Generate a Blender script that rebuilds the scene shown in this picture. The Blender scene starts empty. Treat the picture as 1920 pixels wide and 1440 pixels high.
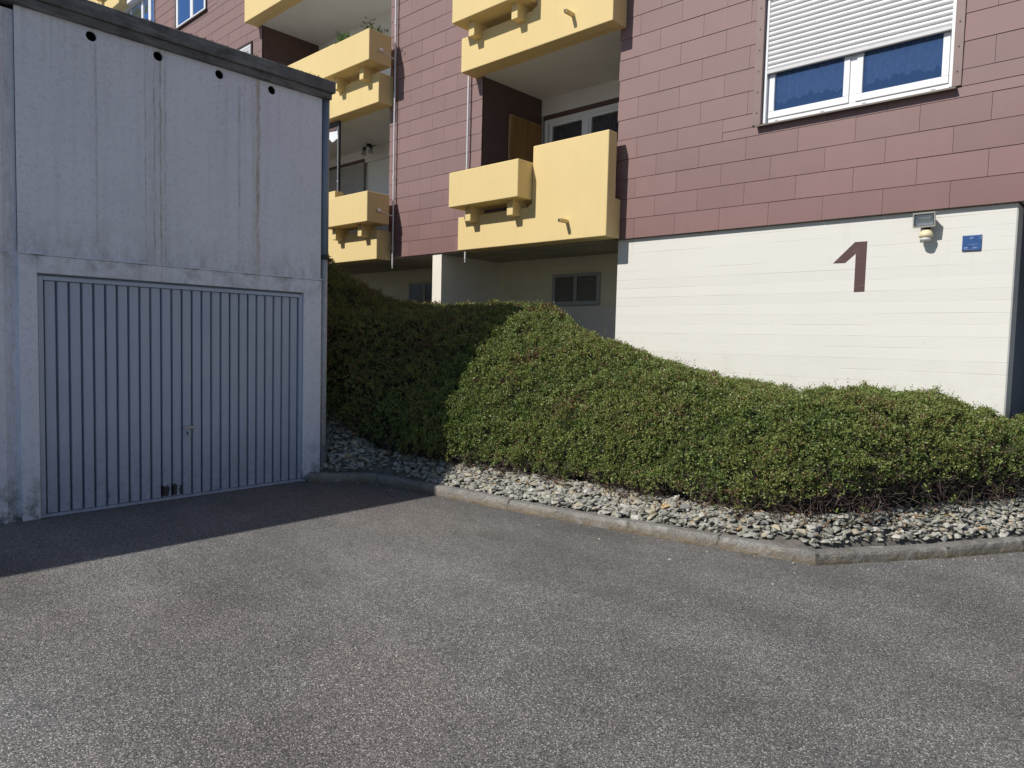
import bpy, bmesh, math, random
import numpy as np
from mathutils import Matrix, Vector, noise as mnoise

random.seed(7)
rng = np.random.default_rng(11)
SC = bpy.context.scene
COL = SC.collection
R = math.radians

# ------------------------------------------------------------------ camera
F_PX, YAW, PITCH, ROLL, CAM_Z = 1323.07, 0.745841, 0.0604686, 0.0246177, 1.62
def make_camera():
    fw = Vector((-math.sin(YAW)*math.cos(PITCH), math.cos(YAW)*math.cos(PITCH), -math.sin(PITCH)))
    r = Vector((math.cos(YAW), math.sin(YAW), 0)); u = r.cross(fw)
    c, s = math.cos(ROLL), math.sin(ROLL)
    r2 = c*r + s*u; u2 = -s*r + c*u
    cam = bpy.data.cameras.new('camera'); o = bpy.data.objects.new('camera', cam); COL.objects.link(o)
    m = Matrix((r2, u2, -fw)).transposed().to_4x4(); m.translation = (0, 0, CAM_Z)
    o.matrix_world = m
    cam.sensor_fit = 'HORIZONTAL'; cam.sensor_width = 36; cam.lens = F_PX/1920*36
    cam.clip_start = 0.05; cam.clip_end = 3000
    SC.camera = o
make_camera()

# ------------------------------------------------------------------ light
SUN_TO = Vector((0.29, 1.0, -0.90)).normalized()       # direction the light travels
SUN_EL = math.asin(-SUN_TO.z)
SUN_ROT = math.atan2(-SUN_TO.x, -SUN_TO.y)
w = bpy.data.worlds.new('World'); SC.world = w; w.use_nodes = True
wn = w.node_tree
bg = wn.nodes['Background']
sky = wn.nodes.new('ShaderNodeTexSky'); sky.sky_type = 'NISHITA'; sky.sun_disc = False
sky.sun_elevation = SUN_EL; sky.sun_rotation = SUN_ROT
sky.altitude = 400; sky.air_density = 1.0; sky.dust_density = 0.3; sky.ozone_density = 3.0
wn.links.new(sky.outputs[0], bg.inputs[0]); bg.inputs[1].default_value = 0.072
sl = bpy.data.lights.new('sun', 'SUN'); sl.energy = 4.25; sl.angle = R(0.53); sl.color = (1.0, 0.955, 0.88)
so = bpy.data.objects.new('sun', sl); COL.objects.link(so)
so.rotation_euler = SUN_TO.to_track_quat('-Z', 'Y').to_euler(); so.location = (-3, -10, 12)
SC.view_settings.view_transform = 'Standard'; SC.view_settings.look = 'None'
SC.view_settings.exposure = 0.0; SC.view_settings.gamma = 1.0; SC.view_settings.use_curve_mapping = False
SC.cycles.max_bounces = 8; SC.cycles.diffuse_bounces = 5; SC.cycles.glossy_bounces = 4; SC.cycles.transmission_bounces = 6
SC.cycles.sample_clamp_indirect = 6.0
SC.cycles.use_denoising = True

# ------------------------------------------------------------------ object helpers
WO = {}
class MB:
    """collects shapes, build() links them as one mesh object"""
    def __init__(s): s.v = []; s.f = []
    def add(s, v, f):
        b = len(s.v); s.v += [tuple(p) for p in v]; s.f += [tuple(b+i for i in q) for q in f]; return s
    def box(s, x0, x1, y0, y1, z0, z1):
        return s.add([(x0,y0,z0),(x1,y0,z0),(x1,y1,z0),(x0,y1,z0),(x0,y0,z1),(x1,y0,z1),(x1,y1,z1),(x0,y1,z1)],
                     [(0,3,2,1),(4,5,6,7),(0,1,5,4),(1,2,6,5),(2,3,7,6),(3,0,4,7)])
    def tube(s, p, q, r, n=8, r2=None):
        p, q = Vector(p), Vector(q); d = (q-p).normalized(); a = d.orthogonal().normalized(); b = d.cross(a)
        r2 = r if r2 is None else r2; v = []; f = []
        for c, rr in ((p, r), (q, r2)):
            for i in range(n):
                t = 2*math.pi*i/n; v.append(c + rr*(math.cos(t)*a + math.sin(t)*b))
        for i in range(n): j = (i+1) % n; f.append((i, j, n+j, n+i))
        f.append(tuple(range(n-1, -1, -1))); f.append(tuple(range(n, 2*n)))
        return s.add(v, f)
    def prism_y(s, pts, y0, y1):
        """outline pts (x,z) extruded along y"""
        n = len(pts); v = [(x, y0, z) for x, z in pts] + [(x, y1, z) for x, z in pts]
        f = [tuple(range(n)), tuple(range(2*n-1, n-1, -1))] + [(i, n+i, n+(i+1) % n, (i+1) % n) for i in range(n)]
        return s.add(v, f)
    def build(s, name, mat, parent=None, bevel=0, seg=2, smooth=False):
        v = np.array(s.v, float); c = (v.min(0)+v.max(0))/2
        if parent is None: c[2] = v[:, 2].min()
        me = bpy.data.meshes.new(name); me.from_pydata((v-c).tolist(), [], s.f); me.validate()
        bm = bmesh.new(); bm.from_mesh(me); bmesh.ops.recalc_face_normals(bm, faces=bm.faces)
        if bevel:
            es = [e for e in bm.edges if len(e.link_faces) == 2 and e.calc_face_angle(0) > 0.5]
            bmesh.ops.bevel(bm, geom=es, offset=bevel, segments=seg, affect='EDGES', profile=0.5, clamp_overlap=True)
        if smooth:
            for fc in bm.faces: fc.smooth = True
        bm.to_mesh(me); bm.free()
        if mat: me.materials.append(mat)
        return link(name, me, tuple(c), parent)
def link(name, me, loc, parent=None):
    o = bpy.data.objects.new(name, me); COL.objects.link(o)
    WO[o.name] = Vector(loc)
    if parent: o.parent = parent; o.location = Vector(loc) - WO[parent.name]
    else: o.location = loc
    return o
def tag(o, label=None, cat=None, group=None, kind=None):
    if label: o['label'] = label
    if cat: o['category'] = cat
    if group: o['group'] = group
    if kind: o['kind'] = kind
    return o
def thing(name, loc, label, cat, group=None):
    return tag(link(name, None, loc), label, cat, group)
def box(name, mat, parent, x0, x1, y0, y1, z0, z1, bevel=0, **k):
    return MB().box(x0, x1, y0, y1, z0, z1).build(name, mat, parent, bevel, **k)

# ------------------------------------------------------------------ material helpers
class NT:
    def __init__(s, name):
        s.m = bpy.data.materials.new(name); s.m.use_nodes = True; s.t = s.m.node_tree
        s.b = s.t.nodes['Principled BSDF']; s.out = s.t.nodes['Material Output']
    def n(s, typ, ins=None, **kw):
        nd = s.t.nodes.new('ShaderNode'+typ)
        for k, v in kw.items(): setattr(nd, k, v)
        for k, v in (ins or {}).items():
            if hasattr(v, 'node'): s.t.links.new(v, nd.inputs[k])
            elif isinstance(v, bpy.types.Node): s.t.links.new(v.outputs[0], nd.inputs[k])
            else: nd.inputs[k].default_value = v
        return nd
    def set(s, **kw):
        for k, v in kw.items():
            k = k.replace('_', ' ')
            if isinstance(v, bpy.types.Node): s.t.links.new(v.outputs[0], s.b.inputs[k])
            elif hasattr(v, 'node'): s.t.links.new(v, s.b.inputs[k])
            else: s.b.inputs[k].default_value = v
        return s
    def pos(s): return s.n('NewGeometry').outputs['Position']
    def mapv(s, v, sc): return s.n('Mapping', {'Vector': v, 'Scale': sc})
    def noise(s, v, scale, det=4, rough=0.55): return s.n('TexNoise', {'Vector': v, 'Scale': scale, 'Detail': det, 'Roughness': rough}).outputs[0]
    def ramp(s, f, a, b, lo=0.0, hi=1.0):
        return s.n('MapRange', {'Value': f, 'From Min': a, 'From Max': b, 'To Min': lo, 'To Max': hi}, clamp=True).outputs[0]
    def mix(s, f, a, b, mode='MIX'):
        nd = s.t.nodes.new('ShaderNodeMix'); nd.data_type = 'RGBA'; nd.blend_type = mode
        for i, v in ((0, f), (6, a), (7, b)):
            if hasattr(v, 'node'): s.t.links.new(v, nd.inputs[i])
            elif isinstance(v, (tuple, list)): nd.inputs[i].default_value = (*v[:3], 1)
            else: nd.inputs[i].default_value = v
        return nd.outputs[2]
    def math(s, op, a, b=0.0):
        nd = s.t.nodes.new('ShaderNodeMath'); nd.operation = op
        for i, v in ((0, a), (1, b)):
            if hasattr(v, 'node'): s.t.links.new(v, nd.inputs[i])
            else: nd.inputs[i].default_value = v
        return nd.outputs[0]
    def scale(s, col, f):
        """colour times a factor socket"""
        nd = s.n('VectorMath', operation='SCALE')
        for i, v in ((0, col), (3, f)):
            if hasattr(v, 'node'): s.t.links.new(v, nd.inputs[i])
            else: nd.inputs[i].default_value = v
        return nd.outputs[0]
    def bump(s, h, strength, dist=0.01):
        nd = s.n('Bump', {'Height': h, 'Strength': strength, 'Distance': dist}); s.t.links.new(nd.outputs[0], s.b.inputs['Normal']); return s
    def xyz(s, v): 
        nd = s.n('SeparateXYZ', {0: v}); return nd.outputs

def plain(name, col, rough=0.6, var=0.08, scale=6.0, bump=0.0, bscale=80.0, metal=0.0, spec=0.5):
    t = NT(name); p = t.pos()
    n = t.noise(p, scale, 5)
    t.set(Base_Color=t.scale(tuple(col), t.ramp(n, 0.3, 0.7, 1-var, 1+var)), Roughness=rough, Metallic=metal, Specular_IOR_Level=spec)
    if bump: t.bump(t.noise(p, bscale, 3), bump, 0.004)
    return t.m

def m_panel():
    t = NT('fibre_cement_brown'); p = t.pos(); x, y, z = t.xyz(p)
    oi = t.n('ObjectInfo').outputs['Random']
    fade = t.ramp(z, 3.0, 4.3, 0.0, 1.0)
    c = t.mix(fade, (0.218, 0.120, 0.113), (0.243, 0.155, 0.149))
    c = t.mix(t.math('MULTIPLY', oi, 0.35), c, (0.252, 0.148, 0.140))
    st = t.noise(t.mapv(p, (14, 14, 1.2)), 1.0, 4)
    bl = t.noise(p, 3.1, 4)
    f = t.math('MULTIPLY', t.ramp(st, 0.25, 0.75, 0.98, 1.02), t.ramp(bl, 0.3, 0.7, 0.97, 1.03))
    f = t.math('MULTIPLY', f, t.ramp(oi, 0, 1, 0.95, 1.045))
    t.set(Base_Color=t.scale(c, f), Roughness=0.62, Specular_IOR_Level=0.45)
    t.bump(t.noise(p, 160, 3), 0.12, 0.002)
    return t.m
def m_yellow():
    t = NT('yellow_render'); p = t.pos()
    a = t.noise(p, 1.7, 5); b = t.noise(t.mapv(p, (6, 6, 0.9)), 1.0, 4)
    f = t.math('MULTIPLY', t.ramp(a, .3, .7, .98, 1.015), t.ramp(b, .25, .75, .985, 1.01))
    dr = t.math('MULTIPLY', t.ramp(t.noise(t.mapv(p, (13, 13, .7)), 1., 5, .65), .56, .74), t.ramp(t.noise(p, 2.4, 4), .40, .62))
    t.set(Base_Color=t.scale(t.mix(t.math('MULTIPLY', dr, .28), (0.755, 0.585, 0.285), (0.50, 0.38, 0.19)), f), Roughness=0.8, Specular_IOR_Level=0.25)
    t.bump(t.noise(p, 90, 4), 0.25, 0.004)
    return t.m
def m_boardwall():
    t = NT('white_boarded_concrete'); p = t.pos(); x, y, z = t.xyz(p)
    wob = t.noise(t.mapv(p, (0.9, 0.9, 2)), 1.0, 3)
    zz = t.math('ADD', z, t.math('MULTIPLY', wob, 0.006))
    fr = t.math('FRACT', t.math('DIVIDE', zz, 0.118))
    ln = t.math('MINIMUM', fr, t.math('SUBTRACT', 1.0, fr))
    line = t.ramp(ln, 0.0, 0.035, 1.0, 0.0)
    brk = t.ramp(t.noise(t.mapv(p, (1.3, 1.3, 9)), 1.0, 3), 0.46, 0.64)
    line = t.math('MULTIPLY', line, brk)
    row = t.n('TexWhiteNoise', {'W': t.math('FLOOR', t.math('DIVIDE', zz, 0.118))}, noise_dimensions='1D').outputs[0]
    knot = t.ramp(t.noise(t.mapv(p, (9, 9, 26)), 1.0, 2), 0.73, 0.8)
    grain = t.noise(t.mapv(p, (5, 5, 150)), 1.0, 3)
    c = t.mix(t.math('MULTIPLY', line, 0.34), (0.725, 0.708, 0.66), (0.45, 0.42, 0.37))
    c = t.mix(t.math('MULTIPLY', knot, 0.35), c, (0.5, 0.46, 0.38))
    dirt = t.noise(p, 0.8, 5)
    f = t.math('MULTIPLY', t.ramp(row, 0, 1, 0.975, 1.015), t.ramp(dirt, .3, .7, .975, 1.02))
    sp = t.math('MULTIPLY', t.ramp(z, .9, 1.7, 1, 0), t.ramp(t.noise(p, 4, 6, .7), .4, .7)); c = t.mix(t.math('MULTIPLY', sp, .30), c, (0.42, 0.38, 0.31))
    run = t.math('MULTIPLY', t.ramp(t.noise(t.mapv(p, (9, 9, .35)), 1., 4, .6), .60, .74), t.ramp(z, 2.2, 3.0, 0.2, 1)); c = t.mix(t.math('MULTIPLY', run, .16), c, (0.45, 0.43, 0.39))
    t.set(Base_Color=t.scale(c, f), Roughness=0.75, Specular_IOR_Level=0.3)
    h = t.math('ADD', t.math('MULTIPLY', line, -1.0), t.math('ADD', t.math('MULTIPLY', row, 0.5), t.math('MULTIPLY', grain, 0.35)))
    t.bump(h, 0.5, 0.005)
    return t.m
def m_garage(stains=True, name='garage_concrete', base=(0.88, 0.90, 0.98)):
    t = NT(name); p = t.pos(); x, y, z = t.xyz(p)
    big = t.noise(p, 1.1, 6, 0.6); fine = t.noise(p, 26, 5, 0.7); vs = t.noise(t.mapv(p, (16, 16, 0.5)), 1.0, 4)
    c = t.mix(t.ramp(fine, 0.50, 0.78), base, (0.72, 0.735, 0.83))
    c = t.mix(t.math('MULTIPLY', t.ramp(vs, 0.5, 0.8), 0.40), c, (0.67, 0.66, 0.75))
    speck = t.noise(t.mapv(p, (1, 1, .6)), 70, 4, 0.75)
    wz = t.ramp(t.noise(t.mapv(p, (3, 3, .8)), 1., 4), .40, .62, .25, 1.0)
    c = t.mix(t.math('MULTIPLY', t.math('MULTIPLY', t.ramp(speck, 0.56, 0.68), wz), 0.75), c, (0.42, 0.42, 0.47))
    if stains:
        wob = t.math('MULTIPLY', t.math('SUBTRACT', t.noise(t.mapv(p, (1, 4, 5.0)), 1.0, 5, .7), 0.5), 0.035)
        def streak(y0, wd, z0, z1, col, amt, c):
            d = t.math('ABSOLUTE', t.math('SUBTRACT', t.math('ADD', y, wob), y0))
            m = t.ramp(d, wd*0.35, wd, 1.0, 0.0)
            m = t.math('MULTIPLY', m, t.ramp(z, z0-0.25, z0+0.25)); m = t.math('MULTIPLY', m, t.ramp(z, z1, z1+0.03, 1.0, 0.0))
            m = t.math('MULTIPLY', m, t.ramp(t.noise(t.mapv(p, (45, 45, 6)), 1.0, 6, .75), 0.38, 0.62, 0.05, 1.0))
            return t.mix(t.math('MULTIPLY', m, amt), c, col)
        c = streak(3.625, 0.024, 2.35, 4.6, (0.42, 0.23, 0.07), 0.9, c)
        c = streak(3.60, 0.06, 2.2, 4.4, (0.50, 0.46, 0.38), 0.5, c)
        c = streak(3.42, 0.02, 2.6, 4.1, (0.25, 0.24, 0.2), 0.5, c)
        c = streak(2.66, 0.011, 2.2, 4.6, (0.24, 0.22, 0.12), 0.8, c)
        c = streak(2.605, 0.008, 2.2, 4.4, (0.24, 0.22, 0.12), 0.85, c)
        c = streak(2.70, 0.006, 2.2, 4.3, (0.22, 0.2, 0.13), 0.7, c)
        c = streak(2.525, 0.006, 2.2, 4.2, (0.26, 0.24, 0.16), 0.6, c)
        c = streak(2.62, 0.13, 2.2, 4.6, (0.52, 0.50, 0.42), 0.35, c)
        c = streak(2.12, 0.015, 2.4, 4.1, (0.28, 0.27, 0.26), 0.5, c)
        c = streak(1.475, 0.055, -0.3, 4.7, (0.30, 0.27, 0.24), 0.35, c)
        # grime collecting just above the ledge and at the foot
        fan = t.math('MULTIPLY', t.ramp(t.noise(t.mapv(p, (38, 38, .8)), 1., 5, .7), .50, .66), t.math('MULTIPLY', t.ramp(z, 3.3, 4.3), t.ramp(t.noise(p, 2., 3), .35, .6)))
        c = t.mix(t.math('MULTIPLY', fan, .40), c, (0.46, 0.45, 0.44))
        gr = t.math('MULTIPLY', t.ramp(z, 2.27, 2.62, 1.0, 0.0), t.ramp(z, 2.255, 2.26))
        c = t.mix(t.math('MULTIPLY', gr, t.ramp(t.noise(t.mapv(p, (9, 9, 4)), 1., 6, .7), .40, .72, 0.0, .6)), c, (0.30, 0.295, 0.31))
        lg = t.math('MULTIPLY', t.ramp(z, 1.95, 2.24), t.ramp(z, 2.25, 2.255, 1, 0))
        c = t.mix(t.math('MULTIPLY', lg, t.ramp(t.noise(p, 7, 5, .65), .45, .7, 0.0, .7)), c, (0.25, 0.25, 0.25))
        ft = t.ramp(z, 0.02, 0.5, 1.0, 0.0)
        c = t.mix(t.math('MULTIPLY', ft, t.ramp(t.noise(p, 12, 5, .7), .42, .62, 0.1, .95)), c, (0.15, 0.145, 0.14))
    t.set(Base_Color=t.scale(c, t.ramp(big, .3, .7, .94, 1.02)), Roughness=0.85, Specular_IOR_Level=0.25)
    t.bump(t.math('ADD', fine, t.math('MULTIPLY', speck, 0.5)), 0.35, 0.005)
    return t.m
def m_fascia():
    t = NT('weathered_roof_edge'); p = t.pos()
    a = t.noise(p, 5, 6, .7); b = t.noise(t.mapv(p, (3, 3, 22)), 1.0, 4); g = t.noise(p, 40, 4, .7)
    c = t.mix(t.ramp(a, .35, .65), (0.10, 0.10, 0.102), (0.21, 0.21, 0.212))
    c = t.mix(t.math('MULTIPLY', t.ramp(b, .5, .68), .6), c, (0.30, 0.30, 0.29))
    c = t.mix(t.math('MULTIPLY', t.ramp(g, .6, .7), .7), c, (0.07, 0.078, 0.055))
    t.set(Base_Color=c, Roughness=0.9, Specular_IOR_Level=0.2); t.bump(t.math('ADD', a, g), 0.6, 0.008)
    return t.m
def m_door():
    t = NT('garage_door_paint'); p = t.pos(); x, y, z = t.xyz(p)
    oi = t.n('ObjectInfo').outputs['Random']
    n = t.noise(p, 2.2, 5); f = t.noise(p, 18, 5, .7)
    c = t.mix(t.ramp(n, .35, .65), (0.46, 0.53, 0.64), (0.51, 0.575, 0.68))
    c = t.mix(t.math('MULTIPLY', oi, .4), c, (0.50, 0.54, 0.67))
    ft = t.math('MULTIPLY', t.ramp(z, .05, .75, 1, 0), t.ramp(f, .35, .7, .1, .9))
    c = t.mix(ft, c, (0.33, 0.325, 0.39))
    sp = t.math('MULTIPLY', t.ramp(t.noise(t.mapv(p, (30, 30, 12)), 1., 3), .70, .74), t.ramp(z, .1, 1.6, 1, .2))
    c = t.mix(t.math('MULTIPLY', sp, .7), c, (0.08, 0.08, 0.09))
    ru = t.math('MULTIPLY', t.ramp(t.noise(t.mapv(p, (20, 20, 9)), 1., 5, .75), .62, .70), t.ramp(z, .04, .40, 1, 0)); c = t.mix(t.math('MULTIPLY', ru, .6), c, (0.16, 0.085, 0.055))
    sc = t.math('MULTIPLY', t.ramp(t.noise(t.mapv(p, (40, 40, 3)), 1., 4, .7), .66, .72), .35); c = t.mix(sc, c, (0.62, 0.66, 0.72))
    # flaked paint near the foot of the middle slats
    def blot(y0, wy, z1, c, k):
        e = t.math('MULTIPLY', t.math('SUBTRACT', t.noise(p, 40, 3), .5), .06)
        d = t.ramp(t.math('ADD', t.math('ABSOLUTE', t.math('SUBTRACT', y, y0)), e), wy-.003, wy+.003, 1, 0)
        m = t.math('MULTIPLY', d, t.ramp(t.math('ADD', z, t.math('MULTIPLY', e, 1.2)), z1-.006, z1+.006, 1, 0))
        m = t.math('MULTIPLY', m, t.ramp(t.math('SUBTRACT', z, e), .035, .05))
        return t.mix(t.math('MULTIPLY', m, k), c, (0.035, 0.022, 0.02))
    c = blot(2.70, .036, .145, c, .95); c = blot(2.785, .026, .15, c, .95); c = blot(2.845, .016, .13, c, .9)
    c = blot(3.205, .012, .30, c, .0)
    t.set(Base_Color=c, Roughness=0.42, Specular_IOR_Level=0.5); t.bump(t.noise(p, 30, 3), .06, .003)
    return t.m
def signed_mask(t, p):
    """distance in front of the kerb line: the strip there is darker"""
    x, y, z = t.xyz(p); w_ = t.math('MULTIPLY', t.math('SUBTRACT', t.noise(p, 1.6, 4), .5), .9)
    d = t.math('SUBTRACT', t.math('ADD', t.math('MULTIPLY', x, .145), 5.58), y)
    return t.math('ADD', t.math('MAXIMUM', d, t.math('MULTIPLY', t.math('ADD', x, 1.9), 1.2)), w_)
def m_asphalt():
    t = NT('asphalt'); p = t.pos()
    vo = t.n('TexVoronoi', {'Vector': p, 'Scale': 165.0}); vo2 = t.n('TexVoronoi', {'Vector': p, 'Scale': 420.0})
    rnd = t.xyz(vo.outputs['Color'])[0]; rnd2 = t.xyz(vo2.outputs['Color'])[1]
    c = t.mix(t.ramp(rnd, 0.0, 1.0), (0.080, 0.078, 0.078), (0.310, 0.303, 0.297))
    c = t.mix(t.ramp(rnd, 0.86, 0.97), c, (0.62, 0.605, 0.58))
    c = t.mix(t.math('MULTIPLY', t.ramp(rnd2, 0.5, 1.0), 0.6), c, (0.27, 0.262, 0.255))
    gap = t.ramp(vo.outputs['Distance'], 0.45, 0.75)
    c = t.mix(t.math('MULTIPLY', gap, 0.75), c, (0.035, 0.043, 0.042))
    L = t.noise(p, 0.55, 6, .6); L2 = t.noise(p, 2.3, 5, .6); L3 = t.noise(t.mapv(p, (0.45, 1.1, 1)), 1.0, 5, .6); L4 = t.noise(p, 7.0, 5, .7)
    warm = t.ramp(t.noise(p, 0.4, 4), .44, .62)
    c = t.mix(t.math('MULTIPLY', warm, .55), c, t.mix(1.0, c, (1.08, 0.97, 0.92), 'MULTIPLY'))
    f = t.math('MULTIPLY', t.ramp(L, .3, .7, .97, 1.22), t.ramp(L2, .3, .7, .92, 1.07)); f = t.math('MULTIPLY', f, t.ramp(L3, .35, .65, .80, 1.14)); f = t.math('MULTIPLY', f, t.ramp(L4, .3, .7, .92, 1.07))
    edge_tone = t.ramp(signed_mask(t, p), 0.0, 0.55, .80, 1.0); f = t.math('MULTIPLY', f, edge_tone)
    t.set(Base_Color=t.scale(c, f), Roughness=t.ramp(rnd, 0, 1, .55, .85), Specular_IOR_Level=0.35)
    h = t.math('ADD', t.math('MULTIPLY', vo.outputs['Distance'], -0.8), t.math('MULTIPLY', rnd2, 0.35))
    t.bump(h, 0.75, 0.004)
    return t.m
def m_granite():
    t = NT('kerb_granite'); p = t.pos(); x, y, z = t.xyz(p)
    a = t.noise(p, 3.5, 5, .6); b = t.noise(p, 70, 4, .75); l = t.noise(p, 9, 5, .65)
    c = t.mix(t.ramp(b, .35, .65), (0.175, 0.168, 0.158), (0.37, 0.36, 0.34))
    c = t.mix(t.math('MULTIPLY', t.ramp(l, .56, .66), .6), c, (0.52, 0.51, 0.48))
    c = t.mix(t.math('MULTIPLY', t.ramp(z, .0, .085, .95, 0.1), t.ramp(l, .3, .55)), c, (0.21, 0.155, 0.085))
    t.set(Base_Color=t.scale(c, t.ramp(a, .3, .7, .75, 1.15)), Roughness=.85, Specular_IOR_Level=.3)
    t.bump(t.math('ADD', t.noise(p, 22, 6, .7), t.math('MULTIPLY', b, .3)), 1.0, .02)
    return t.m
def m_stone(name, col):
    t = NT(name); p = t.pos()
    oi = t.n('ObjectInfo').outputs['Random']; a = t.noise(p, 38, 5, .65); b = t.noise(t.mapv(p, (90, 90, 200)), 1., 3)
    c = t.mix(t.ramp(a, .35, .7), tuple(.78*v for v in col), tuple(1.18*v for v in col))
    t.set(Base_Color=t.scale(c, t.ramp(oi, 0, 1, .82, 1.15)), Roughness=.8, Specular_IOR_Level=.3)
    t.bump(t.math('ADD', a, t.math('MULTIPLY', b, .4)), .5, .006)
    return t.m
def m_attr(name, rough, trans=0.0, spec=.4, attr='tint'):
    t = NT(name); a = t.n('Attribute', attribute_name=attr).outputs['Color']
    t.set(Base_Color=a, Roughness=rough, Specular_IOR_Level=spec)
    if trans:
        tr = t.n('BsdfTranslucent', {'Color': t.mix(1.0, a, (1.3, 1.35, 0.6), 'MULTIPLY')})
        mx = t.n('MixShader', {0: trans, 1: t.b.outputs[0], 2: tr.outputs[0]}); t.t.links.new(mx.outputs[0], t.out.inputs[0])
    return t.m
def m_glass(name, tint, rough=0.02, alpha=0.55, refl=1.6):
    """window pane: mirror-like surface over a see-through body"""
    t = NT(name); p = t.pos()
    tr = t.n('BsdfTransparent', {'Color': (*tint, 1)}); gl = t.n('BsdfGlossy', {'Color': (.50, .70, 1.0, 1), 'Roughness': rough})
    fr = t.n('Fresnel', {'IOR': 1.52}); bmp = t.n('Bump', {'Height': t.noise(p, 1.3, 2), 'Strength': .03, 'Distance': .05})
    t.t.links.new(bmp.outputs[0], gl.inputs['Normal'])
    fac = t.math('ADD', t.math('MULTIPLY', fr.outputs[0], refl), alpha*0.2)
    mx = t.n('MixShader', {0: fac, 1: tr.outputs[0], 2: gl.outputs[0]}); t.t.links.new(mx.outputs[0], t.out.inputs[0])
    return t.m
def m_curtain():
    t = NT('net_curtain'); p = t.pos()
    n = t.noise(t.mapv(p, (60, 60, 14)), 1.0, 3)
    df = t.n('BsdfDiffuse', {'Color': (.88, .89, .92, 1)}); tr = t.n('BsdfTransparent', {'Color': (1, 1, 1, 1)})
    mx = t.n('MixShader', {0: t.ramp(n, .3, .7, .6, .95), 1: tr.outputs[0], 2: df.outputs[0]}); t.t.links.new(mx.outputs[0], t.out.inputs[0])
    return t.m
def m_wood(name, col):
    t = NT(name); p = t.pos(); g = t.noise(t.mapv(p, (30, 12, 1.2)), 1.0, 5)
    t.set(Base_Color=t.scale(col, t.ramp(g, .3, .7, .7, 1.2)), Roughness=.5); return t.m
def m_number():
    t = NT('brown_number_paint'); p = t.pos(); x, y, z = t.xyz(p)
    g = t.noise(t.mapv(p, (9, 9, 90)), 1., 5, .7); fr = t.math('FRACT', t.math('DIVIDE', z, .118)); ln = t.ramp(t.math('MINIMUM', fr, t.math('SUBTRACT', 1., fr)), 0, .03, 1, 0)
    c = t.mix(t.ramp(g, .56, .72), (.080, .036, .036), (.20, .125, .12)); c = t.mix(t.math('MULTIPLY', ln, .6), c, (.03, .014, .014))
    t.set(Base_Color=c, Roughness=.6); t.bump(g, .3, .003); return t.m
def m_soffit():
    t = NT('concrete_soffit'); p = t.pos(); x, y, z = t.xyz(p)
    n = t.noise(t.mapv(p, (1.0, 9, 1)), 1.0, 5); a = t.noise(p, 2, 5)
    t.set(Base_Color=t.scale(t.mix(t.ramp(n, .35, .65), (.36, .315, .24), (.52, .47, .37)), t.ramp(a, .3, .7, .85, 1.1)), Roughness=.9)
    t.bump(n, .3, .01); return t.m

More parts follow.
